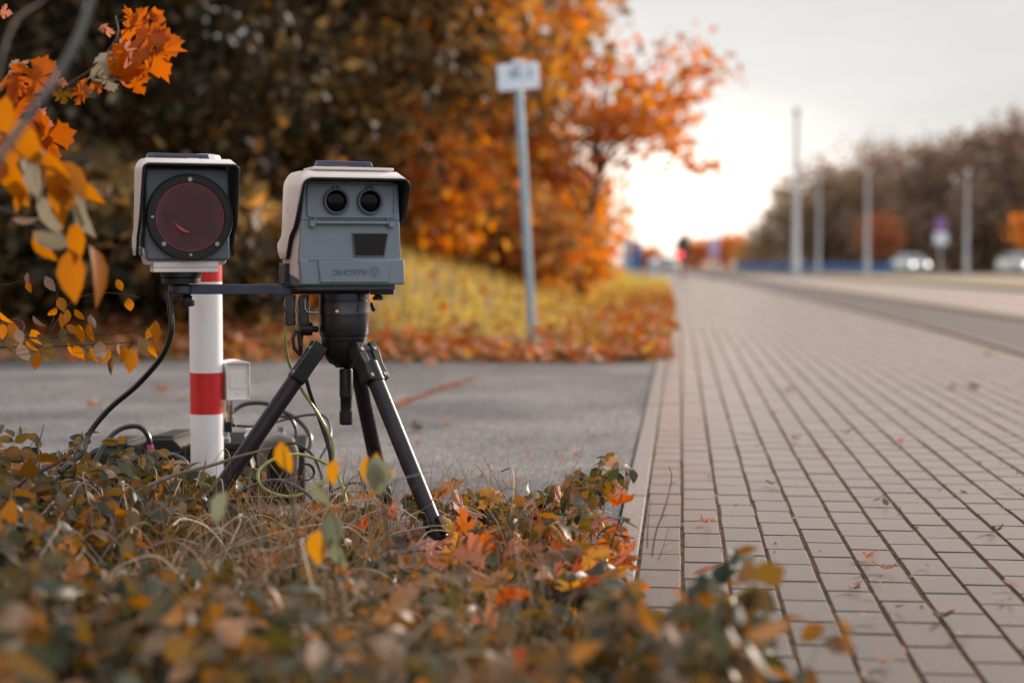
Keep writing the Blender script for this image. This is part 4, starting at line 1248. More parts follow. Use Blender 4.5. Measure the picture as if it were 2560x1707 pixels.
all_leaves, stems = [], MB()
def in_bed(x, y):
    p = x * cph - y * sph
    if y < 2.95: return p < -.02 + min(.22, .32 * (2.95 - y))
    return p < -.2 and y < 4.58
cnt = 0
while cnt < 640:
    y = 2.0 + 2.6 * random.random() ** .85
    x = random.uniform(-y * .34 - .1, y * .26)
    if not in_bed(x, y): continue
    if x < -.05 and y > 4.15 and x > -.75 and random.random() < .75: continue
    if abs(x + .164 * y / 4.0) < .20 and 3.6 < y < 4.2: continue
    h = cover_height(x, y) * random.uniform(.55, 1.2)
    a = random.uniform(0, 2 * math.pi); ln = random.uniform(.05, .19)
    base = (x, y, 0.0); tip = (x + ln * math.cos(a), y + ln * math.sin(a), h)
    pts, lv = sprig_arrays(base, tip, random.randint(8, 13), random.uniform(.036, .058) * (1.15 if y < 2.7 else 1), start=.25)
    stems.tube(pts, [.0018 - .0011 * i / 6 for i in range(7)], 4, caps=False)
    all_leaves += lv
    cnt += 1
V, F = leaves_np(all_leaves, OV)
gc = build_np('ground_cover', V, F, M['cover_leaf'])
tag(gc, 'low brown green leafy ground cover in the foreground bed', 'ground cover', kind='stuff')
tag(stems.build('stems', M['drystem'], gc, smooth=0), kind='stuff')

# dry grass
n = 2300
P_g = []
while len(P_g) < n:
    y = 1.8 + 2.6 * random.random() ** .9; x = random.gauss(-.30, .22) * y / 3
    if not in_bed(x, y) or x < -y * .32 or (abs(x + .164 * y / 4.0) < .17 and 3.15 < y < 4.2): continue
    P_g.append((x, y, .0))
gv_ = []
rows = 4
for i in range(rows + 1):
    t = i / rows
    gv_ += [(-.011 * (1 - t * .9), .34 * t * t, t), (.011 * (1 - t * .9), .34 * t * t, t)]
gf_ = []
for i in range(rows):
    a = 2 * i; gf_ += [(a, a + 1, a + 3), (a, a + 3, a + 2)]
V, F = stamp(np.array(gv_), np.array(gf_), np.array(P_g), zrot(n, .45), rng.uniform(.07, .24, n))
tag(build_np('dry_grass', V, F, M['grass_dry']), 'pale dry grass blades among the ground cover', 'grass', kind='stuff')

# long dry stalks tangled through the cover
ds = MB()
for _ in range(230):
    y = random.uniform(2.15, 4.2); x = random.uniform(-y * .32, .02)
    if not in_bed(x, y) or abs(x + .164 * y / 4.0) < .12: continue
    a = random.uniform(0, 2 * math.pi); ln = random.uniform(.10, .34); hh = random.uniform(.06, .24)
    pts = [(x, y, .01), (x + ln * .35 * math.cos(a), y + ln * .35 * math.sin(a), hh * .75), (x + ln * .75 * math.cos(a + .2), y + ln * .75 * math.sin(a + .2), hh), (x + ln * math.cos(a + .35), y + ln * math.sin(a + .35), hh * random.uniform(.6, 1.1))]
    ds.tube(smooth_path(pts, 4), random.uniform(.0008, .0019), 4, caps=False)
M['stalk'] = mat('stalk', (0.33, 0.25, 0.18), 0.7, var=0.3, scale=40, island=0.4)
tag(ds.build('dry_stalks', M['stalk'], smooth=0), 'long pale dry stalks tangled through the ground cover', 'stalks', kind='stuff')

# fallen maple leaves caught in the bed
mts = [maple(c, i) for i, c in enumerate((.25, .6, -.4))]
lv = []
for _ in range(280):
    y = 2.2 + 2.5 * random.random(); x = random.uniform(-y * .32, y * .2)
    p = x * cph - y * sph
    if p > -.14 or y > 4.7: continue
    if x < -.5 and random.random() < .4: continue
    z = random.uniform(.015, .10) if y < 4.5 else .02
    xd = Vector((random.gauss(0, 1), random.gauss(0, 1), random.gauss(0, .35))).normalized()
    zd = Vector((random.gauss(0, .5), random.gauss(0, .5) - .3, 1)); zd = (zd - xd * zd.dot(xd)).normalized()
    if abs(x + .164 * y / 4.0) < .14 and 3.4 < y < 4.1: z = .012
    lv.append((Vector((x, y, z)), xd, zd, random.uniform(.04, .08)))
for _ in range(90):
    y = random.uniform(3.0, 4.15); pp_ = random.uniform(-.55, -.10); q = pv(pp_, y)
    xd = Vector((random.gauss(0, 1), random.gauss(0, 1), random.gauss(0, .4))).normalized()
    zd = Vector((random.gauss(0, .5), random.gauss(0, .5) - .6, 1)); zd = (zd - xd * zd.dot(xd)).normalized()
    lv.append((Vector((q.x, q.y, random.uniform(.02, .11))), xd, zd, random.uniform(.045, .08)))
V, F = leaves_np(lv, mts)
M['bedleaf'] = leaf_mat('bedleaf', [(0.42, 0.07, 0.02), (0.46, 0.13, 0.025), (0.45, 0.20, 0.14), (0.34, 0.15, 0.09), (0.50, 0.24, 0.02)], trans=.4, rough=.55, spots=((.14, .03, .02), 60, .64))
tag(build_np('fallen_leaves', V, F, M['bedleaf']), 'red and pink fallen maple leaves caught in the ground cover', 'leaves', kind='stuff')

# shoots that stand clear of the cover: each a plant of its own
def shoot(label, base, tip, nleaf, lsize, **k):
    root = empty('leafy_shoot', base); tag(root, label, 'plant', 'leafy shoots rising from the ground cover')
    pts, lvs = sprig_arrays((0, 0, 0), tuple(Vector(tip) - Vector(base)), nleaf, lsize, **k)
    b = MB(); b.tube(pts, [.0026 - .0014 * i / 6 for i in range(7)], 6); b.build('stem', M['twig'], root)
    V, F = leaves_np(lvs, OV)
    build_np('foliage', V, F, M['cover_leaf'], root)
    return root
def gpt(u, v, Y):                                       # foot of a shoot below a picture point
    q = W(u, v, Y); return (q.x, q.y, 0.0)
shoot('tall brown shoot standing out against the driveway right of the tripod', gpt(1395, 1330, 3.75), W(1440, 1188, 3.8), 12, .043)
shoot('low curled leafy shoot left of the bare dry twigs', gpt(1500, 1400, 3.6), W(1560, 1300, 3.65), 12, .045)
shoot('small leafy shoot just right of the front tripod foot', gpt(1190, 1400, 3.75), W(1250, 1270, 3.8), 12, .034)
shoot('blurred leaning shoot with dark leaves hanging over the paving', gpt(1720, 1560, 2.75), W(1850, 1375, 2.72), 10, .060)
shoot('blurred tall shoot nearest the paving at the bottom of the bed', gpt(1780, 1700, 2.42), W(1900, 1440, 2.4), 20, .066, hang_=.6)
shoot('second blurred shoot drooping over the paving near the bottom edge', gpt(1740, 1707, 2.3), W(1880, 1530, 2.3), 18, .062, hang_=.6)
shoot('dark blurred shoot with hanging leaves between bed and paving', gpt(1700, 1640, 2.5), W(1760, 1420, 2.5), 18, .056, hang_=.5)
shoot('blurred bushy shoot filling the bottom corner of the bed beside the paving', gpt(1800, 1800, 2.2), W(1830, 1560, 2.15), 22, .056, hang_=.6)
shoot('blurred green brown shoot at the bottom centre of the bed', gpt(1500, 1700, 2.35), W(1560, 1450, 2.35), 14, .046)
def leaf_shoot(label, base, pts, leaves):
    root = empty('leafy_shoot', base); tag(root, label, 'plant', 'leafy shoots rising from the ground cover')
    b = MB(); path = smooth_path([Vector((0, 0, 0))] + [W(*p) - Vector(base) for p in pts], 5)
    b.tube(path, [.0024 - .0012 * i / (len(path) - 1) for i in range(len(path))], 6); b.build('stem', M['twig'], root)
    for (u, v, Y, size, ang, roll, mt) in leaves:
        tv, tf = OV[1]
        mesh_obj('leaf', tv - np.array([.5, 0, 0]), tf, M[mt], root, W(u, v, Y) - Vector(base), hang(ang, roll, 0), size)
M['greenleaf'] = leaf_mat('greenleaf', [(0.14, 0.17, 0.11), (0.18, 0.19, 0.12)], trans=.3, rough=.55, spec=.3)
M['goldleaf'] = leaf_mat('goldleaf', [(0.30, 0.14, 0.02), (0.36, 0.17, 0.02)], trans=.45, rough=.55, spec=.3)
leaf_shoot('shoot with a large pale green leaf in front of the back tripod leg', gpt(985, 1500, 3.0), [(965, 1300, 3.0), (930, 1200, 3.0), (925, 1140, 3.0)],
           [(925, 1190, 3.0, .078, -82, 50, 'goldleaf'), (945, 1190, 2.98, .078, -78, -20, 'greenleaf'), (960, 1165, 3.01, .06, -60, 60, 'goldleaf')])
leaf_shoot('shoot with a blurred golden leaf in front of the lime loop', gpt(760, 1500, 2.95), [(740, 1320, 2.95), (715, 1180, 2.95), (708, 1110, 2.95)],
           [(710, 1145, 2.95, .062, -80, 25, 'goldleaf'), (832, 1180, 2.97, .05, -110, 30, 'goldleaf'), (800, 1235, 2.96, .055, -70, 40, 'greenleaf')])
leaf_shoot('shoot with blurred drooping green leaves below the lime cables', gpt(850, 1600, 2.8), [(850, 1420, 2.8), (845, 1320, 2.8), (828, 1280, 2.8)],
           [(830, 1330, 2.8, .07, -85, -30, 'greenleaf'), (790, 1370, 2.8, .065, -100, 30, 'goldleaf'), (840, 1385, 2.8, .06, -75, 40, 'greenleaf'), (545, 1270, 2.75, .065, -120, 40, 'greenleaf')])
shoot('leafy shoot below the pink sleeved cable', gpt(330, 1330, 3.9), W(300, 1090, 3.95), 18, .036)
shoot('leafy shoot left of the arching cable', gpt(160, 1330, 3.9), W(205, 1080, 3.9), 14, .036)
shoot('leafy shoot in front of the base of the striped pole', gpt(520, 1420, 3.75), W(500, 1210, 3.8), 16, .040)
shoot('leafy shoot at the far left edge of the bed', gpt(40, 1340, 3.9), W(70, 1150, 3.9), 14, .036)

# bare twigs
def twig(label, pts, r0, r1, m='drystem', side=()):
    path = smooth_path([W(*p) for p in pts], 5)
    b = MB(); b.tube(path, [r0 + (r1 - r0) * i / (len(path) - 1) for i in range(len(path))], 7)
    for s in side: b.tube([W(*p) for p in s], [r1, r1 * .8, r1 * .4][:len(s)], 5)
    return tag(b.build('twig', M[m]), label, 'twig', 'bare twigs in the bed')
twig('long pale dry twig crossing in front of the striped pole', [(330, 1235, 3.9), (430, 1190, 3.95), (540, 1160, 4.0), (600, 1140, 4.0), (680, 1120, 4.02)], .0055, .003)
twig('thin dark twig running up to the left black cable', [(-20, 1250, 3.8), (80, 1190, 3.85), (170, 1140, 3.9), (205, 1100, 3.95)], .006, .003, 'twig', [[(100, 1180, 3.86), (95, 1120, 3.88), (110, 1060, 3.9)]])
twig('reddish upright dry twig at the kerb beside the paving', [(1630, 1390, 3.6), (1640, 1330, 3.62), (1665, 1260, 3.64), (1679, 1195, 3.66), (1672, 1165, 3.66)], .0022, .0009, 'drystem', [[(1677, 1212, 3.66), (1688, 1203, 3.66), (1694, 1208, 3.66)], [(1650, 1300, 3.63), (1665, 1285, 3.62)]])
twig('short dry twig left of the reddish kerb twig', [(1618, 1370, 3.6), (1620, 1310, 3.6), (1627, 1250, 3.62)], .0018, .0009)
twig('low forked dry twig lying on the first paving row', [(1645, 1400, 3.5), (1660, 1360, 3.5), (1672, 1315, 3.5)], .0012, .0006, 'drystem', [[(1658, 1365, 3.5), (1690, 1350, 3.5)], [(1652, 1385, 3.5), (1690, 1370, 3.5)]])
twig('pale stem crossing the front tripod leg', [(960, 1215, 3.3), (1000, 1198, 3.32), (1068, 1180, 3.35)], .0022, .0012, 'palestem')
twig('thin curled stem arching over the driveway edge', [(1240, 1240, 3.7), (1262, 1222, 3.7), (1290, 1225, 3.7), (1318, 1270, 3.7), (1360, 1290, 3.7), (1385, 1320, 3.7)], .001, .0012)
twig('pale stalk slanting across the foot of the front leg', [(960, 1400, 3.3), (1020, 1375, 3.32), (1080, 1350, 3.35)], .002, .0015, 'palestem')

# ------------------------------------------------------------------ sapling with maple leaves at the left
def placed(leafdata, parent, tset, default_mat, ks=1.0, name='leaf'):
    for (u, v, Y, size, ang, roll, mt) in leafdata:
        tv, tf = tset[random.randrange(len(tset))]
        m = Matrix.Rotation(R(roll), 3, 'X')
        loc = W(u, v, Y)
        o = mesh_obj(name, tv - np.array([.45, 0, 0]), tf, M[mt or default_mat], parent, loc - parent.location, hang(ang, roll, random.uniform(-25, 25)), size * ks)
def branch(parent, pts, r0, r1, m='twig', name='branch'):
    path = smooth_path([W(*p) - parent.location for p in pts], 6)
    b = MB(); b.tube(path, [r0 + (r1 - r0) * i / (len(path) - 1) for i in range(len(path))], 7)
    return b.build(name, M[m], parent)
ms_ = empty('maple_sapling', (-1.62, 3.75, 0)); tag(ms_, 'young maple reaching in from the left edge with large orange leaves', 'sapling')
b = MB(); b.tube([(0, 0, -.05), (.03, .02, .6), (.02, -.03, 1.1), (-.03, 0, 1.7), (-.05, .02, 2.2)], [.016, .014, .012, .010, .006], 9); b.build('trunk', M['bark'], ms_)
branch(ms_, [(-520, 330, 3.75), (-150, 280, 3.72), (60, 245, 3.72), (153, 220, 3.72), (245, 162, 3.72), (276, 122, 3.72), (294, 83, 3.72), (288, 40, 3.72)], .006, .0022)
branch(ms_, [(0, 262, 3.7), (-250, 330, 3.72), (-520, 420, 3.75)][::-1], .005, .003)
for q in ([(276, 122, 3.72), (320, 75, 3.7), (360, 62, 3.68)], [(245, 162, 3.72), (300, 140, 3.68), (365, 120, 3.66), (372, 160, 3.66)], [(160, 222, 3.72), (200, 205, 3.7), (225, 240, 3.7), (260, 200, 3.68)], [(288, 60, 3.72), (310, 50, 3.7), (318, 70, 3.7)], [(60, 245, 3.72), (100, 300, 3.68), (120, 340, 3.66)]):
    branch(ms_, q, .0018, .0009, name='leaf_stalk')
MT = [maple(.35, 1), maple(.7, 2), maple(.15, 3), maple(.9, 4)]
placed([(350, 72, 3.68, .098, -60, 20, None), (385, 92, 3.66, .115, -20, -15, None), (388, 145, 3.65, .100, -75, 30, None), (420, 112, 3.68, .07, 0, 20, None), (345, 50, 3.69, .060, 40, 40, None),
        (305, 195, 3.66, .115, -8, 62, None), (330, 175, 3.68, .08, -30, 35, 'bedleaf'), (262, 150, 3.67, .085, 118, 10, 'maplepale'), (272, 205, 3.7, .06, -80, 20, 'maplepale'), (255, 62, 3.72, .030, 170, 50, 'bedleaf'), (268, 80, 3.72, .030, -120, 30, 'bedleaf'),
        (200, 232, 3.7, .052, 160, 40, None), (195, 205, 3.7, .048, 185, 55, None), (240, 208, 3.7, .034, 200, 30, None), (160, 235, 3.7, .065, 0, 60, 'cover_leaf'),
        (97, 185, 3.7, .100, 60, 25, None), (30, 188, 3.7, .095, 170, 50, None), (120, 175, 3.72, .06, 40, 20, None), (42, 165, 3.73, .048, 130, 20, 'maplepale'), (142, 206, 3.68, .045, -20, 10, 'bedleaf'), (72, 242, 3.68, .052, -60, 20, None),
        (30, 230, 3.7, .075, -120, 40, None), (132, 345, 3.62, .115, 8, 35, None), (90, 380, 3.6, .105, -30, 30, None), (12, 32, 3.7, .03, -20, 20, 'bedleaf'), (100, 312, 3.7, .055, -20, 20, 'bedleaf'), (20, 300, 3.65, .12, -70, 20, None), (310, 128, 3.7, .075, -100, 30, 'bedleaf'), (340, 215, 3.66, .055, -75, 15, None)],
       ms_, MT, 'maple', 0.86)

n = 3200
cx = []
while len(cx) < n:                                       # unseen crown left of the picture, added to shade the bed
    y = random.gauss(2.9, .75); x = -random.uniform(1.25, 2.9); z = random.gauss(1.25, .5)
    if x > -.335 * y - .12 or y < .6 or z < .15: continue
    cx.append((x + 1.62, y - 3.75, z))
tv_, tf_2 = ovate(.75, .1, .15, 3)
V, F = stamp(tv_, tf_2, np.array(cx), rotmats(n, .6), rng.uniform(.06, .11, n))
build_np('crown', V, F, M['maple'], ms_)
yp = empty('spindle_bush', (-1.35, 2.95, 0)); tag(yp, 'blurred drooping branch with yellow and pale leaves at the left edge', 'bush')
b = MB(); b.tube([(0, 0, -.05), (-.02, .02, .5), (.03, 0, 1.0)], [.012, .010, .006], 8); b.build('trunk', M['bark'], yp)
branch(yp, [(-620, 420, 2.95), (-200, 440, 2.95), (0, 478, 2.95), (60, 478, 2.95), (120, 487, 2.95)], .004, .0016)
branch(yp, [(-620, 470, 2.95), (-150, 480, 2.95), (0, 522, 2.95), (45, 540, 2.95), (100, 570, 2.95), (165, 605, 2.95)], .0035, .0013)
branch(yp, [(-620, 380, 2.95), (-100, 330, 2.9), (60, 350, 2.9), (130, 400, 2.9), (150, 450, 2.9)], .004, .0014)
YL = [ovate(.55, .12, .2), ovate(.48, .2, .3), ovate(.62, .05, .12)]
placed([(30, 445, 2.9, .10, -80, 20, None), (75, 420, 2.88, .085, -70, -60, 'maplepale'), (95, 430, 2.86, .095, -85, 35, 'maplepale'), (140, 445, 2.85, .11, -75, 10, None), (150, 490, 2.87, .10, -100, 20, None), (175, 440, 2.86, .09, -60, -35, None),
        (190, 505, 2.9, .085, -80, -62, 'maplepale'), (205, 545, 2.9, .072, -65, 40, 'maplepale'), (120, 535, 2.9, .085, -65, 40, 'maplepale'), (60, 552, 2.93, .048, -30, 50, 'ovalpale'), (128, 600, 2.92, .078, -40, 30, 'maplepale'), (105, 620, 2.94, .065, -70, 25, None),
        (190, 600, 2.92, .075, -95, 20, None), (178, 680, 2.92, .098, -85, 8, None), (248, 680, 2.92, .11, -58, -70, None), (225, 480, 2.9, .055, -40, 30, None), (55, 480, 2.92, .07, -100, 40, None), (15, 385, 2.88, .10, -110, 20, None), (60, 350, 2.86, .10, -60, 15, None), (5, 300, 2.9, .10, -90, 30, None)],
       yp, YL, 'yellow')
sp = empty('sapling_stem', (W(-330, 900, 2.15).x, 2.15, 0)); tag(sp, 'blurred bare grey stem leaning across the top left corner', 'stem')
branch(sp, [(-330, 1500, 2.15), (-210, 800, 2.15), (-60, 490, 2.15), (61, 306, 2.15), (153, 174, 2.15), (205, 70, 2.15), (260, -110, 2.15)], .0072, .0048, 'palestem', 'stem')
branch(sp, [(-60, 490, 2.15), (20, 90, 2.3), (110, 0, 2.4), (160, -60, 2.4)], .002, .0014, 'twig')

ob = empty('oval_leaf_bush', (-1.75, 4.15, 0)); tag(ob, 'low bush branch with small oval orange and pink leaves in front of the driveway', 'bush')
b = MB(); b.tube([(0, 0, -.05), (.02, 0, .3), (.06, .02, .65)], [.010, .008, .005], 8); b.build('trunk', M['bark'], ob)
for q, a, c in (([(-520, 900, 4.15), (-200, 880, 4.1), (0, 868, 4.05), (70, 868, 4.03), (170, 864, 4.0), (285, 859, 4.0), (343, 850, 4.0)], .0035, .0009),
                ([(-520, 880, 4.15), (0, 800, 4.08), (60, 838, 4.05), (118, 846, 4.04), (186, 834, 4.02), (285, 834, 4.02), (332, 827, 4.0), (368, 816, 4.0)], .003, .0008),
                ([(120, 842, 4.04), (157, 778, 4.04), (190, 748, 4.04), (214, 739, 4.04), (264, 732, 4.02), (314, 737, 4.0), (348, 745, 4.0)], .0016, .0007),
                ([(-200, 720, 4.1), (0, 712, 4.08), (40, 706, 4.06), (70, 700, 4.05)], .0014, .0007), ([(118, 846, 4.04), (140, 775, 4.04), (143, 735, 4.04), (146, 720, 4.04)], .0014, .0008), ([(332, 827, 4.0), (345, 836, 4.0), (375, 840, 4.0)], .0009, .0006)):
    branch(ob, q, a, c, 'twig')
ol = []
rr = random.Random(9)
for (x, y, sz, pale) in [(190, 830, 34, 1), (200, 885, 28, 0), (345, 862, 44, 1), (430, 1005, 40, 0), (370, 1065, 36, 0), (435, 1120, 38, 0), (550, 1080, 36, 0), (640, 1130, 42, 1), (560, 1210, 50, 0), (500, 1180, 36, 0), (628, 1200, 44, 0), (262, 1130, 40, 1), (250, 1235, 46, 0), (135, 1230, 40, 1), (92, 1190, 48, 0), (30, 1105, 44, 0),
                         (162, 1345, 52, 1), (258, 1400, 46, 0), (340, 1330, 44, 2), (440, 1225, 42, 2), (490, 1325, 36, 0), (545, 1340, 40, 0), (583, 1375, 40, 0), (620, 1320, 38, 2), (655, 1365, 40, 0), (700, 1335, 56, 1), (742, 1370, 46, 0), (778, 1430, 46, 2), (832, 1330, 42, 1), (864, 1355, 48, 0), (915, 1395, 62, 0), (1010, 1300, 50, 2), (1066, 1330, 44, 0), (1085, 1190, 52, 0), (1052, 1205, 34, 0), (905, 1010, 38, 0), (835, 872, 34, 0), (14, 1190, 40, 0), (60, 1290, 36, 2), (215, 1300, 40, 0), (300, 1250, 40, 2), (470, 1090, 36, 0), (-30, 1240, 44, 0)]:
    u, v = x / 2.8, 400 + y / 2.8
    mt = {0: None, 1: 'ovalpale', 2: 'cover_leaf'}[pale]
    ol.append((u, v, 4.0 + rr.uniform(-.06, .06), sz * 1.05 * 4.0 / FPX, rr.gauss(-85, 22), rr.uniform(-55, 55), mt))
placed(ol, ob, [ovate(.62, .10, .15), ovate(.55, .2, .3), ovate(.66, .04, .22)], 'oval')

# ------------------------------------------------------------------ leaves lying on the footpath and the driveway
def lying(label, u, v, size, mt, kind='oval', yaw=None, curl=.35, grp='single leaves lying on the footpath'):
    yy = CAMH / math.tan(PITCH + math.atan((v - CYP) / FPX))
    q = W(u, v, yy)
    tv, tf = {'oval': ovate(.5, .22, -curl), 'maple': maple(-curl * 1.6, int(u)), 'thin': ovate(.16, .1, -.12)}[kind]
    yaw = random.uniform(0, 360) if yaw is None else yaw
    o = mesh_obj('leaf', tv - np.array([.5, 0, 0]), tf, M[mt], None, (q.x, q.y, gz(q.y) + .006), (random.uniform(-.15, .15), random.uniform(-.15, .15), R(yaw)), size)
    tag(o, label, 'leaf', grp)
    return o
M['scrap'] = leaf_mat('scrap', [(0.42, 0.28, 0.22), (0.36, 0.22, 0.16)], trans=.2, rough=.7)
M['scrapdark'] = leaf_mat('scrapdark', [(0.16, 0.10, 0.07), (0.12, 0.08, 0.05)], trans=.2, rough=.7)
lying('small golden orange leaf lying on the bricks in the middle of the footpath', 2055, 1132, .045, 'yellow', 'oval', 20, .3)
lying('red edged pinkish leaf lying flat on the first paving rows by the bed', 1770, 1440, .075, 'bedleaf', 'oval', 5)
lying('blurred brown leaf lying far up the footpath on the right', 2430, 975, .07, 'scrapdark', 'maple')
lying('pale brown leaf beside the blurred brown one up the footpath', 2385, 972, .06, 'scrap', 'maple')
lying('orange brown leaf lying near the right edge of the footpath', 2470, 890, .06, 'yellow', 'maple')
lying('small red brown leaf on the footpath left of the middle', 1972, 980, .05, 'bedleaf', 'maple')
lying('two pale scraps side by side across a joint, right one', 2005, 1348, .038, 'scrap', 'thin', 0)
lying('two pale scraps side by side across a joint, left one', 1975, 1343, .03, 'scrap', 'thin', 5)
lying('white petal shaped scrap lying on a joint', 1988, 1302, .026, 'signwhite' if False else 'scrap', 'oval', 5)
lying('dark flat leaf lying beside a mossy joint', 2192, 1257, .026, 'scrapdark', 'oval', 10)
lying('pale winged seed across a joint in the right lower paving', 2182, 1495, .04, 'scrap', 'thin', -30)
lying('second pale winged seed crossing the first', 2175, 1502, .03, 'scrap', 'thin', 10)
lying('single slim seed lying in the middle of a brick', 2265, 1496, .026, 'scrap', 'thin', -45)
lying('round pink scrap on the brick below the slim seed', 2236, 1552, .02, 'scrap', 'oval')
lying('pink brown scrap lying in a joint near the bottom edge', 2258, 1640, .028, 'scrap', 'oval', 80)
lying('curled pale scrap near the bottom of the footpath', 2213, 1665, .032, 'scrap', 'maple')
lying('pink scrap lowest on the footpath', 2160, 1697, .026, 'scrap', 'oval', 70)
lying('thin twig like seed near the right edge of the photo', 2500, 1500, .035, 'scrap', 'thin', 0)
lying('curled pink seed beside the thin one near the right edge', 2526, 1508, .028, 'scrap', 'oval')
for (u, v) in [(1840, 1270), (1905, 1322), (1945, 1330), (2100, 1345), (2110, 1540), (2090, 1543), (2270, 1236), (2400, 1160), (2490, 1235), (2470, 1450), (2550, 1230), (2545, 1370), (1812, 1252), (2030, 1195), (2240, 1150), (2330, 1130), (2300, 1085), (1935, 1100), (1995, 1015), (1905, 1110), (2555, 1095), (2150, 905), (2270, 930), (2350, 1340), (2420, 1590)] + [(random.uniform(1760, 2540), 900 + 560 * random.random() ** .8) for _ in range(40)]:
    lying('tiny pale dry scrap lying on the footpath bricks', u, v, random.uniform(.010, .022), random.choice(['scrap', 'scrap', 'scrapdark']), random.choice(['oval', 'thin']), grp='tiny dry scraps on the footpath')
GD = 'leaves lying on the driveway'
for lb, u, v, s, mt, kd in [('pale leaf lying on the driveway right of the front leg', 1445, 1142, .05, 'scrap', 'maple'), ('round brown nut like leaf on the driveway near the tripod', 1105, 1256, .035, 'scrapdark', 'oval'), ('tan leaf on the driveway beside the front leg', 1085, 1283, .05, 'scrap', 'oval'), ('brown leaf at the near edge of the driveway', 1335, 1282, .06, 'bedleaf', 'oval'),
                           ('dark blurred leaf in the middle of the driveway', 1035, 1078, .07, 'scrapdark', 'maple'), ('orange leaf on the driveway behind the lime cables', 857, 1150, .045, 'scrap', 'oval'), ('large pale leaf on the driveway left of the black cable', 243, 1020, .10, 'scrap', 'maple'), ('orange leaf on the driveway left of the striped pole', 412, 980, .08, 'yellow', 'maple'),
                           ('pale leaf on the driveway beside the pole', 452, 1000, .07, 'scrap', 'maple'), ('small pink leaf on the driveway near the kerb', 1570, 1165, .035, 'scrap', 'oval')]:
    lying(lb, u, v, s, mt, kd, grp=GD)
for k in range(40):
    v = random.uniform(935, 1230); u = random.uniform(60 if v < 1000 else 900, 1520)
    lying('small dry blurred leaf scattered on the grey driveway', u, v, random.uniform(.02, .05), random.choice(['scrap', 'scrapdark', 'scrap', 'bedleaf']), random.choice(['oval', 'maple']), grp='small dry leaves on the driveway')
for k in range(26):
    v = 800 + 800 * random.random() ** 1.3; u = random.uniform(1740 + max(0, v - 1350) * .9, 2550)
    lying('small curled brown leaf blown onto the footpath', u, v, random.uniform(.025, .045), random.choice(['scrapdark', 'scrap', 'bedleaf']), random.choice(['oval', 'maple']), grp='small brown leaves blown onto the footpath')
# a mossy crack across the driveway
lv = []
for k in range(260):
    t = random.random(); u = 985 + 205 * t + random.gauss(0, 4); v = 1020 - 75 * t ** .9 + random.gauss(0, 3)
    yy = CAMH / math.tan(PITCH + math.atan((v - CYP) / FPX)); q = W(u, v, yy)
    xd = Vector((random.gauss(0, 1), random.gauss(0, 1), .1)).normalized(); zd = Vector((0, 0, 1)); zd = (zd - xd * zd.dot(xd)).normalized()
    lv.append((Vector((q.x, q.y, .006)), xd, zd, random.uniform(.015, .04)))
V, F = leaves_np(lv, OV)
tag(build_np('leaf_litter', V, F, M['litter']), 'orange leaf crumbs lying along the crack in the driveway', 'leaves', kind='stuff')

# grit, crumbs and seeds
n = 1500
gp = []
while len(gp) < n:
    if random.random() < .45:
        q = pv(-.172 - abs(random.gauss(0, .10 if random.random() < .6 else 1.2)), random.uniform(4.2, 10.8), .001)
    else:
        ck = random.randrange(cols_n); q = pv(-.093 - .003 + ck * PITP + random.gauss(0, .004 if random.random() < .75 else .03), 1.6 + 9 * random.random() ** 1.4, .0005)
    gp.append(tuple(q))
tv = np.array([(0, -.5, 0), (.5, .3, 0), (-.5, .3, .1), (0, 0, .5)]); tf = np.array([(0, 1, 3), (1, 2, 3), (2, 0, 3)])
V, F = stamp(tv, tf, np.array(gp), zrot(n, .1), rng.gamma(2.0, .0022, n) + .002)
M['grit'] = leaf_mat('grit', [(0.09, 0.06, 0.04), (0.25, 0.17, 0.12), (0.16, 0.10, 0.05), (0.30, 0.24, 0.2)], trans=.05, rough=.8)
tag(build_np('grit', V, F, M['grit'], smooth=False), 'grit and crumbs in the paving joints and along the kerb', 'grit', kind='stuff')
# ------------------------------------------------------------------ street furniture and traffic
sg = empty('marker_sign', W(1333, 862, 13.2)); sg.location.z = bank_h(sg.location.x, 13.2); tag(sg, 'small white marker sign on a leaning grey post at the bank', 'sign')
top = W(1293, 160, 13.2) - sg.location; bot = Vector((0, 0, -.1))
M['tealpost'] = mat('tealpost', (.26, .35, .40), .45, metal=.3)
b = MB(); b.tube([bot, top], .034, 20); b.build('post', M['tealpost'], sg)
axz = (top - bot).normalized(); ang = math.atan2(axz.x, axz.z)
sgn = MB()
cz = W(1296, 193, 13.2) - sg.location
T = Matrix.Translation(cz + Vector((0, -.045, 0))) @ Matrix.Rotation(ang - .01, 4, 'Y') @ Matrix.Rotation(R(-8), 4, 'Z')
sgn.prism(rrect(-.165, -.105, .165, .105, .02), -.006, .006, T)
pl = sgn.build('sign_plate', M['signwhite'], sg)
b = MB()
for (x0, z0, x1, z1) in [(-.07, -.02, -.055, .045), (-.04, -.02, -.025, .05), (-.012, -.02, .004, .055), (-.07, .035, .0, .05), (.085, -.025, .105, .06), (.02, .0, .06, .012)]:
    b.box((x0, -.0085, z0), (x1, -.0055, z1), T)
b.build('faded_digits', M['ink'], pl)
b = MB(); b.box((-.04, -.03, .09), (.04, .03, .128), T); b.build('clamp', M['signwhite'], sg, bevel=.004)

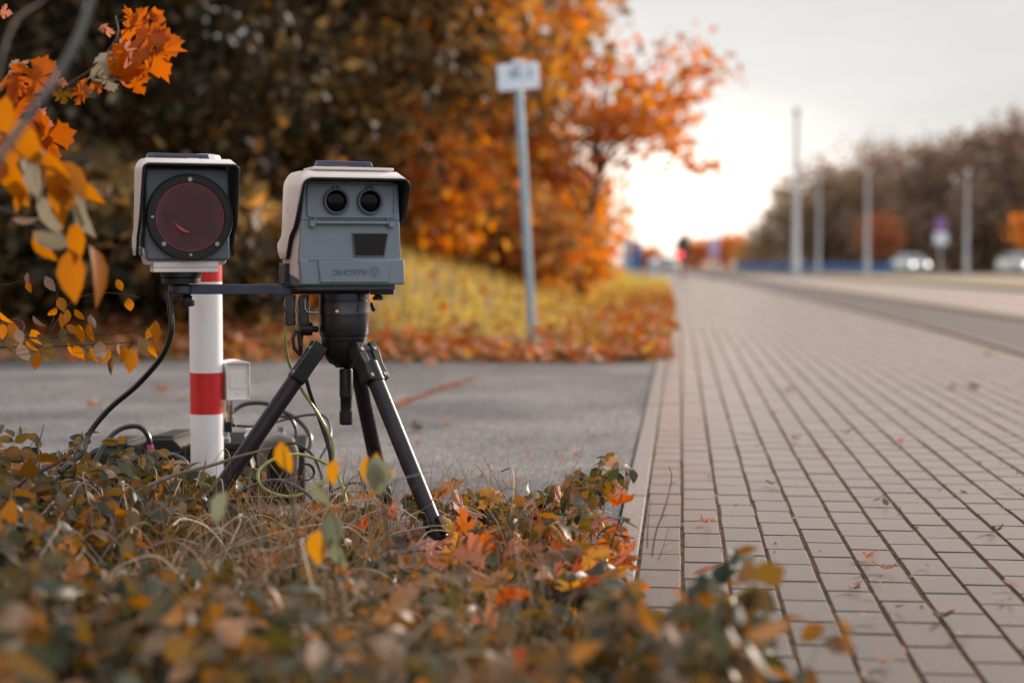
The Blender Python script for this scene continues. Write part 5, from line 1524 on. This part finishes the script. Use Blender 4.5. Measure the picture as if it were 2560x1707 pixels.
def gpos(u, Y): return Vector(((u - CXP) / FPX * Y, Y, gz(Y)))
bsn = empty('road_sign', gpos(1581, 62)); tag(bsn, 'blue and pale blue blurred road sign at the end of the bank', 'sign')
zb = W(1581, 672, 62).z - bsn.location.z; zt_ = W(1581, 602, 62).z - bsn.location.z
b = MB(); b.tube([(0, .06, -.1), (0, .06, zt_)], .04, 10); b.build('post', M['galv'], bsn)
b = MB(); b.prism(rrect(-.06, zb, .34, zt_, .06), -.02, .02); b.build('blue_panel', M['signblue'], bsn)
b = MB(); b.prism(rrect(-.34, zb, -.065, zt_, .05), -.02, .02); M['paleblue'] = mat('paleblue', (.25, .36, .52), .4); b.build('pale_panel', M['paleblue'], bsn)
ps_ = empty('no_parking_sign', gpos(2350, 85)); tag(ps_, 'round purple sign over a pale blue plate on a post beside the treeline', 'sign')
zc = W(2350, 562, 85).z - ps_.location.z
b = MB(); b.tube([(0, .08, -.1), (0, .08, zc + .3)], .05, 10); b.build('post', M['galv'], ps_)
b = MB(); b.lathe([(.0001, .02), (.34, .02), (.36, .0), (.34, -.02), (.0001, -.02)], Matrix.Translation((0, 0, zc)) @ RX, 28); b.build('round_plate', M['lilac'], ps_)
b = MB(); b.prism(rrect(-.34, zc - 1.0, .34, zc - .38, .05), -.02, .02); b.build('lower_plate', M['signwhite'], ps_)
ls = empty('info_sign', gpos(1785, 110)); tag(ls, 'small lilac sign on a post in the middle of the far road', 'sign')
zc = W(1785, 606, 110).z - ls.location.z
b = MB(); b.tube([(0, .08, -.1), (0, .08, zc)], .05, 10); b.build('post', M['galv'], ls)
b = MB(); b.prism(rrect(-.3, zc - .9, .3, zc + .3, .25), -.02, .02); M['lilacpale'] = mat('lilacpale', (.45, .40, .62), .4); b.build('sign_plate', M['lilacpale'], ls)

def lamp_post(label, u, Y, vtop, r, arm_=0.0):
    p = gpos(u, Y); root = empty('lamp_post', p); tag(root, label, 'lamp post', 'lamp posts along the road')
    H = W(u, vtop, Y).z - p.z
    b = MB(); b.lathe([(r * 1.25, -.1), (r * 1.25, .9), (r, 1.0), (r * .8, H * .7), (r * .62, H)], None, 14); b.build('post', M['galv'], root)
    b = MB(); b.lathe([(r * .5, H - .05), (r * 1.1, H + .05), (r * 1.2, H + .18), (r * .6, H + .3), (.0001, H + .32)], None, 12); b.build('lamp_head', M['galv'], root)
lamp_post('tallest pale lamp post at the left end of the right treeline', 1988, 84, 285, .17)
lamp_post('thinner grey lamp post just right of the tallest one', 2045, 110, 455, .11)
lamp_post('grey lamp post between the tallest post and the red bush', 2166, 96, 440, .12)
lamp_post('lamp post to the right of the purple sign', 2414, 82, 440, .10)
lamp_post('faint slim lamp post far down the road against the bright sky', 1790, 260, 385, .14)

br = empty('blue_barrier', gpos(1985, 118)); tag(br, 'long low blue barrier behind the lamp posts', 'barrier')
x0, x1 = (1840 - CXP) / FPX * 130 - br.location.x, (2235 - CXP) / FPX * 112 - br.location.x
zt_ = W(2000, 657, 118).z - br.location.z
b = MB(); b.hexa([(x0, 12, .2), (x1, -6, .2), (x1, -5.9, .2), (x0, 12.1, .2), (x0, 12, zt_), (x1, -6, zt_), (x1, -5.9, zt_), (x0, 12.1, zt_)]); b.build('panel', M['signblue'], br)
for k in range(9):
    t = k / 8; b = MB(); x = x0 + (x1 - x0) * t; y = 12 - 18 * t
    b.box((x - .05, y + .12, -.1), (x + .05, y + .22, zt_ + .03)); b.build('post', M['galv'], br)

M['carwhite'] = mat('carwhite', (.66, .68, .68), .25, coat=.6, var=.03)
M['cargrey'] = mat('cargrey', (.25, .27, .30), .3, coat=.6, var=.03)
M['carglass'] = mat('carglass', (.03, .035, .04), .08)
M['tyre'] = mat('tyre', (.015, .015, .015), .8)
M['headlight'] = glow_mat('headlight', (1.0, .96, .86), 4.0)
M['taillight'] = glow_mat('taillight', (1.0, .10, .08), 2.2)
def car(label, pos, yaw, paint, lights='head'):
    root = empty('car', pos, yaw); tag(root, label, 'car', 'cars on the road')
    # sections along the car: front at -Y
    ys = [-2.1, -2.0, -1.2, -.75, .1, .95, 1.7, 2.0, 2.08]
    low = [.62, .80, .98, 1.02, 1.02, 1.03, 1.02, .96, .78]
    hw_ = [.66, .80, .86, .88, .88, .88, .86, .80, .70]
    b = MB(); vs = []
    for y, z, w in zip(ys, low, hw_): vs += [(-w, y, .28), (-w * 1.02, y, .55), (-w * .92, y, z), (w * .92, y, z), (w * 1.02, y, .55), (w, y, .28)]
    n_ = len(ys); fs = [(i * 6 + k, i * 6 + (k + 1) % 6, (i + 1) * 6 + (k + 1) % 6, (i + 1) * 6 + k) for i in range(n_ - 1) for k in range(6)]
    fs += [(0, 1, 2, 3, 4, 5), tuple((n_ - 1) * 6 + k for k in range(6))]
    b.add(vs, fs)
    b.hexa([(-.62, -.28, 1.40), (.62, -.28, 1.40), (.62, 1.05, 1.40), (-.62, 1.05, 1.40), (-.56, -.22, 1.46), (.56, -.22, 1.46), (.56, .95, 1.46), (-.56, .95, 1.46)])
    b.build('body', M[paint], root, bevel=.05, seg=2)
    b = MB(); b.hexa([(-.80, -1.05, 1.0), (.80, -1.05, 1.0), (.80, 1.75, 1.0), (-.80, 1.75, 1.0), (-.63, -.3, 1.41), (.63, -.3, 1.41), (.63, 1.07, 1.41), (-.63, 1.07, 1.41)]); b.build('window', M['carglass'], root, bevel=.02)
    b = MB()
    for sx in (-1, 1):
        for y0, y1, z0, z1, xa, xb in ((-1.03, -.3, 1.0, 1.41, .79, .63), (.25, .25, 1.0, 1.41, .80, .64), (1.72, 1.06, 1.0, 1.41, .79, .63)):
            b.tube([(sx * xa, y0, z0), (sx * xb, y1, z1)], .035, 6)
    b.build('pillar', M[paint], root)
    for sx in (-1, 1):
        for y in (-1.3, 1.3):
            w = MB(); w.lathe([(.20, -.1), (.31, -.1), (.33, -.06), (.33, .06), (.31, .1), (.20, .1)], Matrix.Translation((sx * .78, y, .33)) @ Matrix.Rotation(R(90), 4, 'Y'), 20, closed=True); wo = w.build('wheel', M['tyre'], root)
            w = MB(); w.lathe([(.0001, .07), (.2, .09), (.2, -.09), (.0001, -.07)], Matrix.Translation((sx * .78, y, .33)) @ Matrix.Rotation(R(90), 4, 'Y'), 16); w.build('rim', M['galv'], wo)
        if lights == 'head':
            w = MB(); w.lathe([(.0001, .03), (.10, .02), (.125, -.04), (.0001, -.05)], Matrix.Translation((sx * .58, -2.07, .70)) @ RX, 16); w.build('headlight', M['headlight'], root)
        w = MB(); w.lathe([(.0001, -.03), (.09, -.02), (.11, .05), (.0001, .06)], Matrix.Translation((sx * .56, 2.05, .80)) @ RX, 14); w.build('taillight', M['taillight'] if lights == 'tail' else M['redband'], root)
        m = MB(); m.box((sx * .9 - .09, -.75, 1.0), (sx * .9 + .09, -.62, 1.12)); m.build('mirror', M[paint], root, bevel=.03)
    b = MB(); b.box((-.45, -2.13, .40), (.45, -2.05, .58)); b.build('grille', M['black'], root, bevel=.02)
    return root
car('white car with both headlights lit coming along the road', gpos(2274, 126), R(9), 'carwhite')
car('white car with a lit headlight cut off by the right edge', gpos(2550, 112), R(9), 'cargrey' if False else 'carwhite')
car('distant car with red tail lights beside the dark traffic signal', gpos(1668, 175), R(-6), 'cargrey', 'tail')
ts = empty('traffic_signal', gpos(1704, 95)); tag(ts, 'dark traffic signal with its red lamp lit at the far end of the footpath', 'traffic signal')
zl = W(1699, 637, 95).z - ts.location.z
b = MB(); b.tube([(.1, .2, -.1), (.1, .2, zl + .7)], .09, 10); b.build('post', M['greyd'], ts)
M['siggreen'] = mat('siggreen', (.012, .05, .035), .5)
b = MB(); b.box((-.32, 0, zl - .35), (.42, .35, zl + .95)); b.prism([(-.15, zl + .9), (.5, zl + .9), (.28, zl + 1.35)], .0, .3); b.build('housing', M['siggreen'], ts, bevel=.05)
b = MB(); b.lathe([(.0001, .06), (.13, .05), (.16, 0), (.0001, 0)], Matrix.Translation((-.12, 0, zl)) @ RX, 20); M['redlamp'] = glow_mat('redlamp', (1.0, .06, .06), 2.5); b.build('red_lamp', M['redlamp'], ts)
wv_ = empty('white_post', gpos(1632, 70)); tag(wv_, 'short white roadside post at the end of the bank right of the blue sign', 'post')
b = MB(); b.lathe([(.10, -.1), (.16, .5), (.2, .75), (.12, .9), (.0001, .92)], None, 14); b.build('post_body', M['signwhite'], wv_); b = MB(); b.lathe([(.165, .45), (.2, .68), (.2, .45)], None, 14); b.build('reflector', M['paleblue'], wv_)

# treeline along the right, small trees at the end of the road
G2 = 'trees of the treeline across the road'
rb_ = L_('twigs_brown', [(0.20, 0.14, 0.11), (0.30, 0.21, 0.16), (0.36, 0.21, 0.15)], trans=.3)  # twig tones lightened to stand in for distance haze
rb2 = L_('twigs_olive', [(0.17, 0.14, 0.08), (0.26, 0.19, 0.11)], trans=.3)
rb3 = L_('twigs_dark', [(0.16, 0.105, 0.07), (0.22, 0.15, 0.10)], trans=.25)
for (u, Y, vt, r_, n_, ms, lb, bf) in [
        (1985, 170, 470, 3.2, 2600, [rb2, rb_], 'lowest brown tree at the left end of the right treeline', .05), (2060, 160, 410, 3.6, 3200, [rb_, rb2], 'brown tree behind the two left lamp posts', .05),
        (2130, 165, 420, 3.4, 3000, [rb_, rb2], 'brown tree left of the red bush', .05), (2200, 155, 355, 4.0, 3600, [rb2, rb_], 'olive brown tree above the red bush', .04),
        (2275, 150, 350, 4.2, 3600, [rb2, rb_], 'olive tree above the lit white car', .04), (2345, 145, 370, 4.0, 3000, [rb_, rb3], 'dark brown tree behind the purple sign', .04),
        (2430, 150, 330, 4.6, 1500, [rb_, rb3], 'thin bare topped tree with sky showing through', .35), (2450, 140, 500, 3.6, 3200, [rb3, rb_], 'low dark tree behind the right lamp post', .02),
        (2530, 140, 292, 4.8, 4600, [rb3, rb_], 'tall dark brown tree at the right edge', .03), (2640, 150, 310, 5.0, 3500, [rb3, rb_], 'tall dark tree cut off by the right edge', .03)]:
    H = W(u, vt, Y).z - gz(Y)
    tree('treeline_tree', lb, u, Y, H, r_ * 1.1, n_, .55, ms, .3, clumps=44, group=G2, spread=.2, base_frac=bf, base_z=gz(Y))
tree('bush', 'small red orange tree in front of the right treeline', 2195, 120, W(2195, 505, 120).z - gz(120), 1.3, 900, .4, [leaf_red], .1, clumps=16, group=G2, base_frac=.3, base_z=gz(120), crown_z=.4)
tree('bush', 'orange bush at the far right edge of the treeline', 2588, 110, W(2588, 500, 110).z - gz(110), 1.2, 700, .4, [leaf_orange, leaf_rust], .1, clumps=16, group=G2, base_frac=.4, base_z=gz(110))
hd = 0
for u, Y, h_, r_, lb in [(2000, 180, 5, 5, 'dark brown undergrowth bush at the left end of the treeline'), (2120, 175, 5, 5.5, 'dark brown undergrowth bush behind the blue barrier'), (2260, 170, 5, 5.5, 'dark undergrowth bush behind the first white car'), (2400, 160, 5, 5.5, 'dark undergrowth bush behind the right lamp post'), (2540, 150, 5, 5.5, 'dark undergrowth bush behind the second white car')]:
    tree('bush', lb, u, Y, h_, r_, 1800, .6, [rb3, rb2], .1, clumps=24, group=G2, cat='bush', base_frac=.02, base_z=gz(Y), spread=.3)
G3 = 'small trees at the far end of the road'
for u, Y, vt, r_, ms, lb in [(1745, 250, 602, 2.8, [leaf_rust, leaf_orange], 'orange tree at the far end of the road left of the lilac sign'), (1840, 250, 595, 3.2, [leaf_orange, leaf_rust], 'golden orange tree at the far end right of the lilac sign'), (1905, 230, 610, 3.0, [leaf_brown, rb_], 'pinkish brown tree at the far end before the treeline'), (1610, 260, 628, 3.0, [leaf_brown, leaf_rust], 'brown tree at the far end behind the blue sign')]:
    tree('small_tree', lb, u, Y, W(u, vt, Y).z - gz(Y), r_, 1500, .6, ms, .15, clumps=22, group=G3, base_frac=.05, base_z=gz(Y))
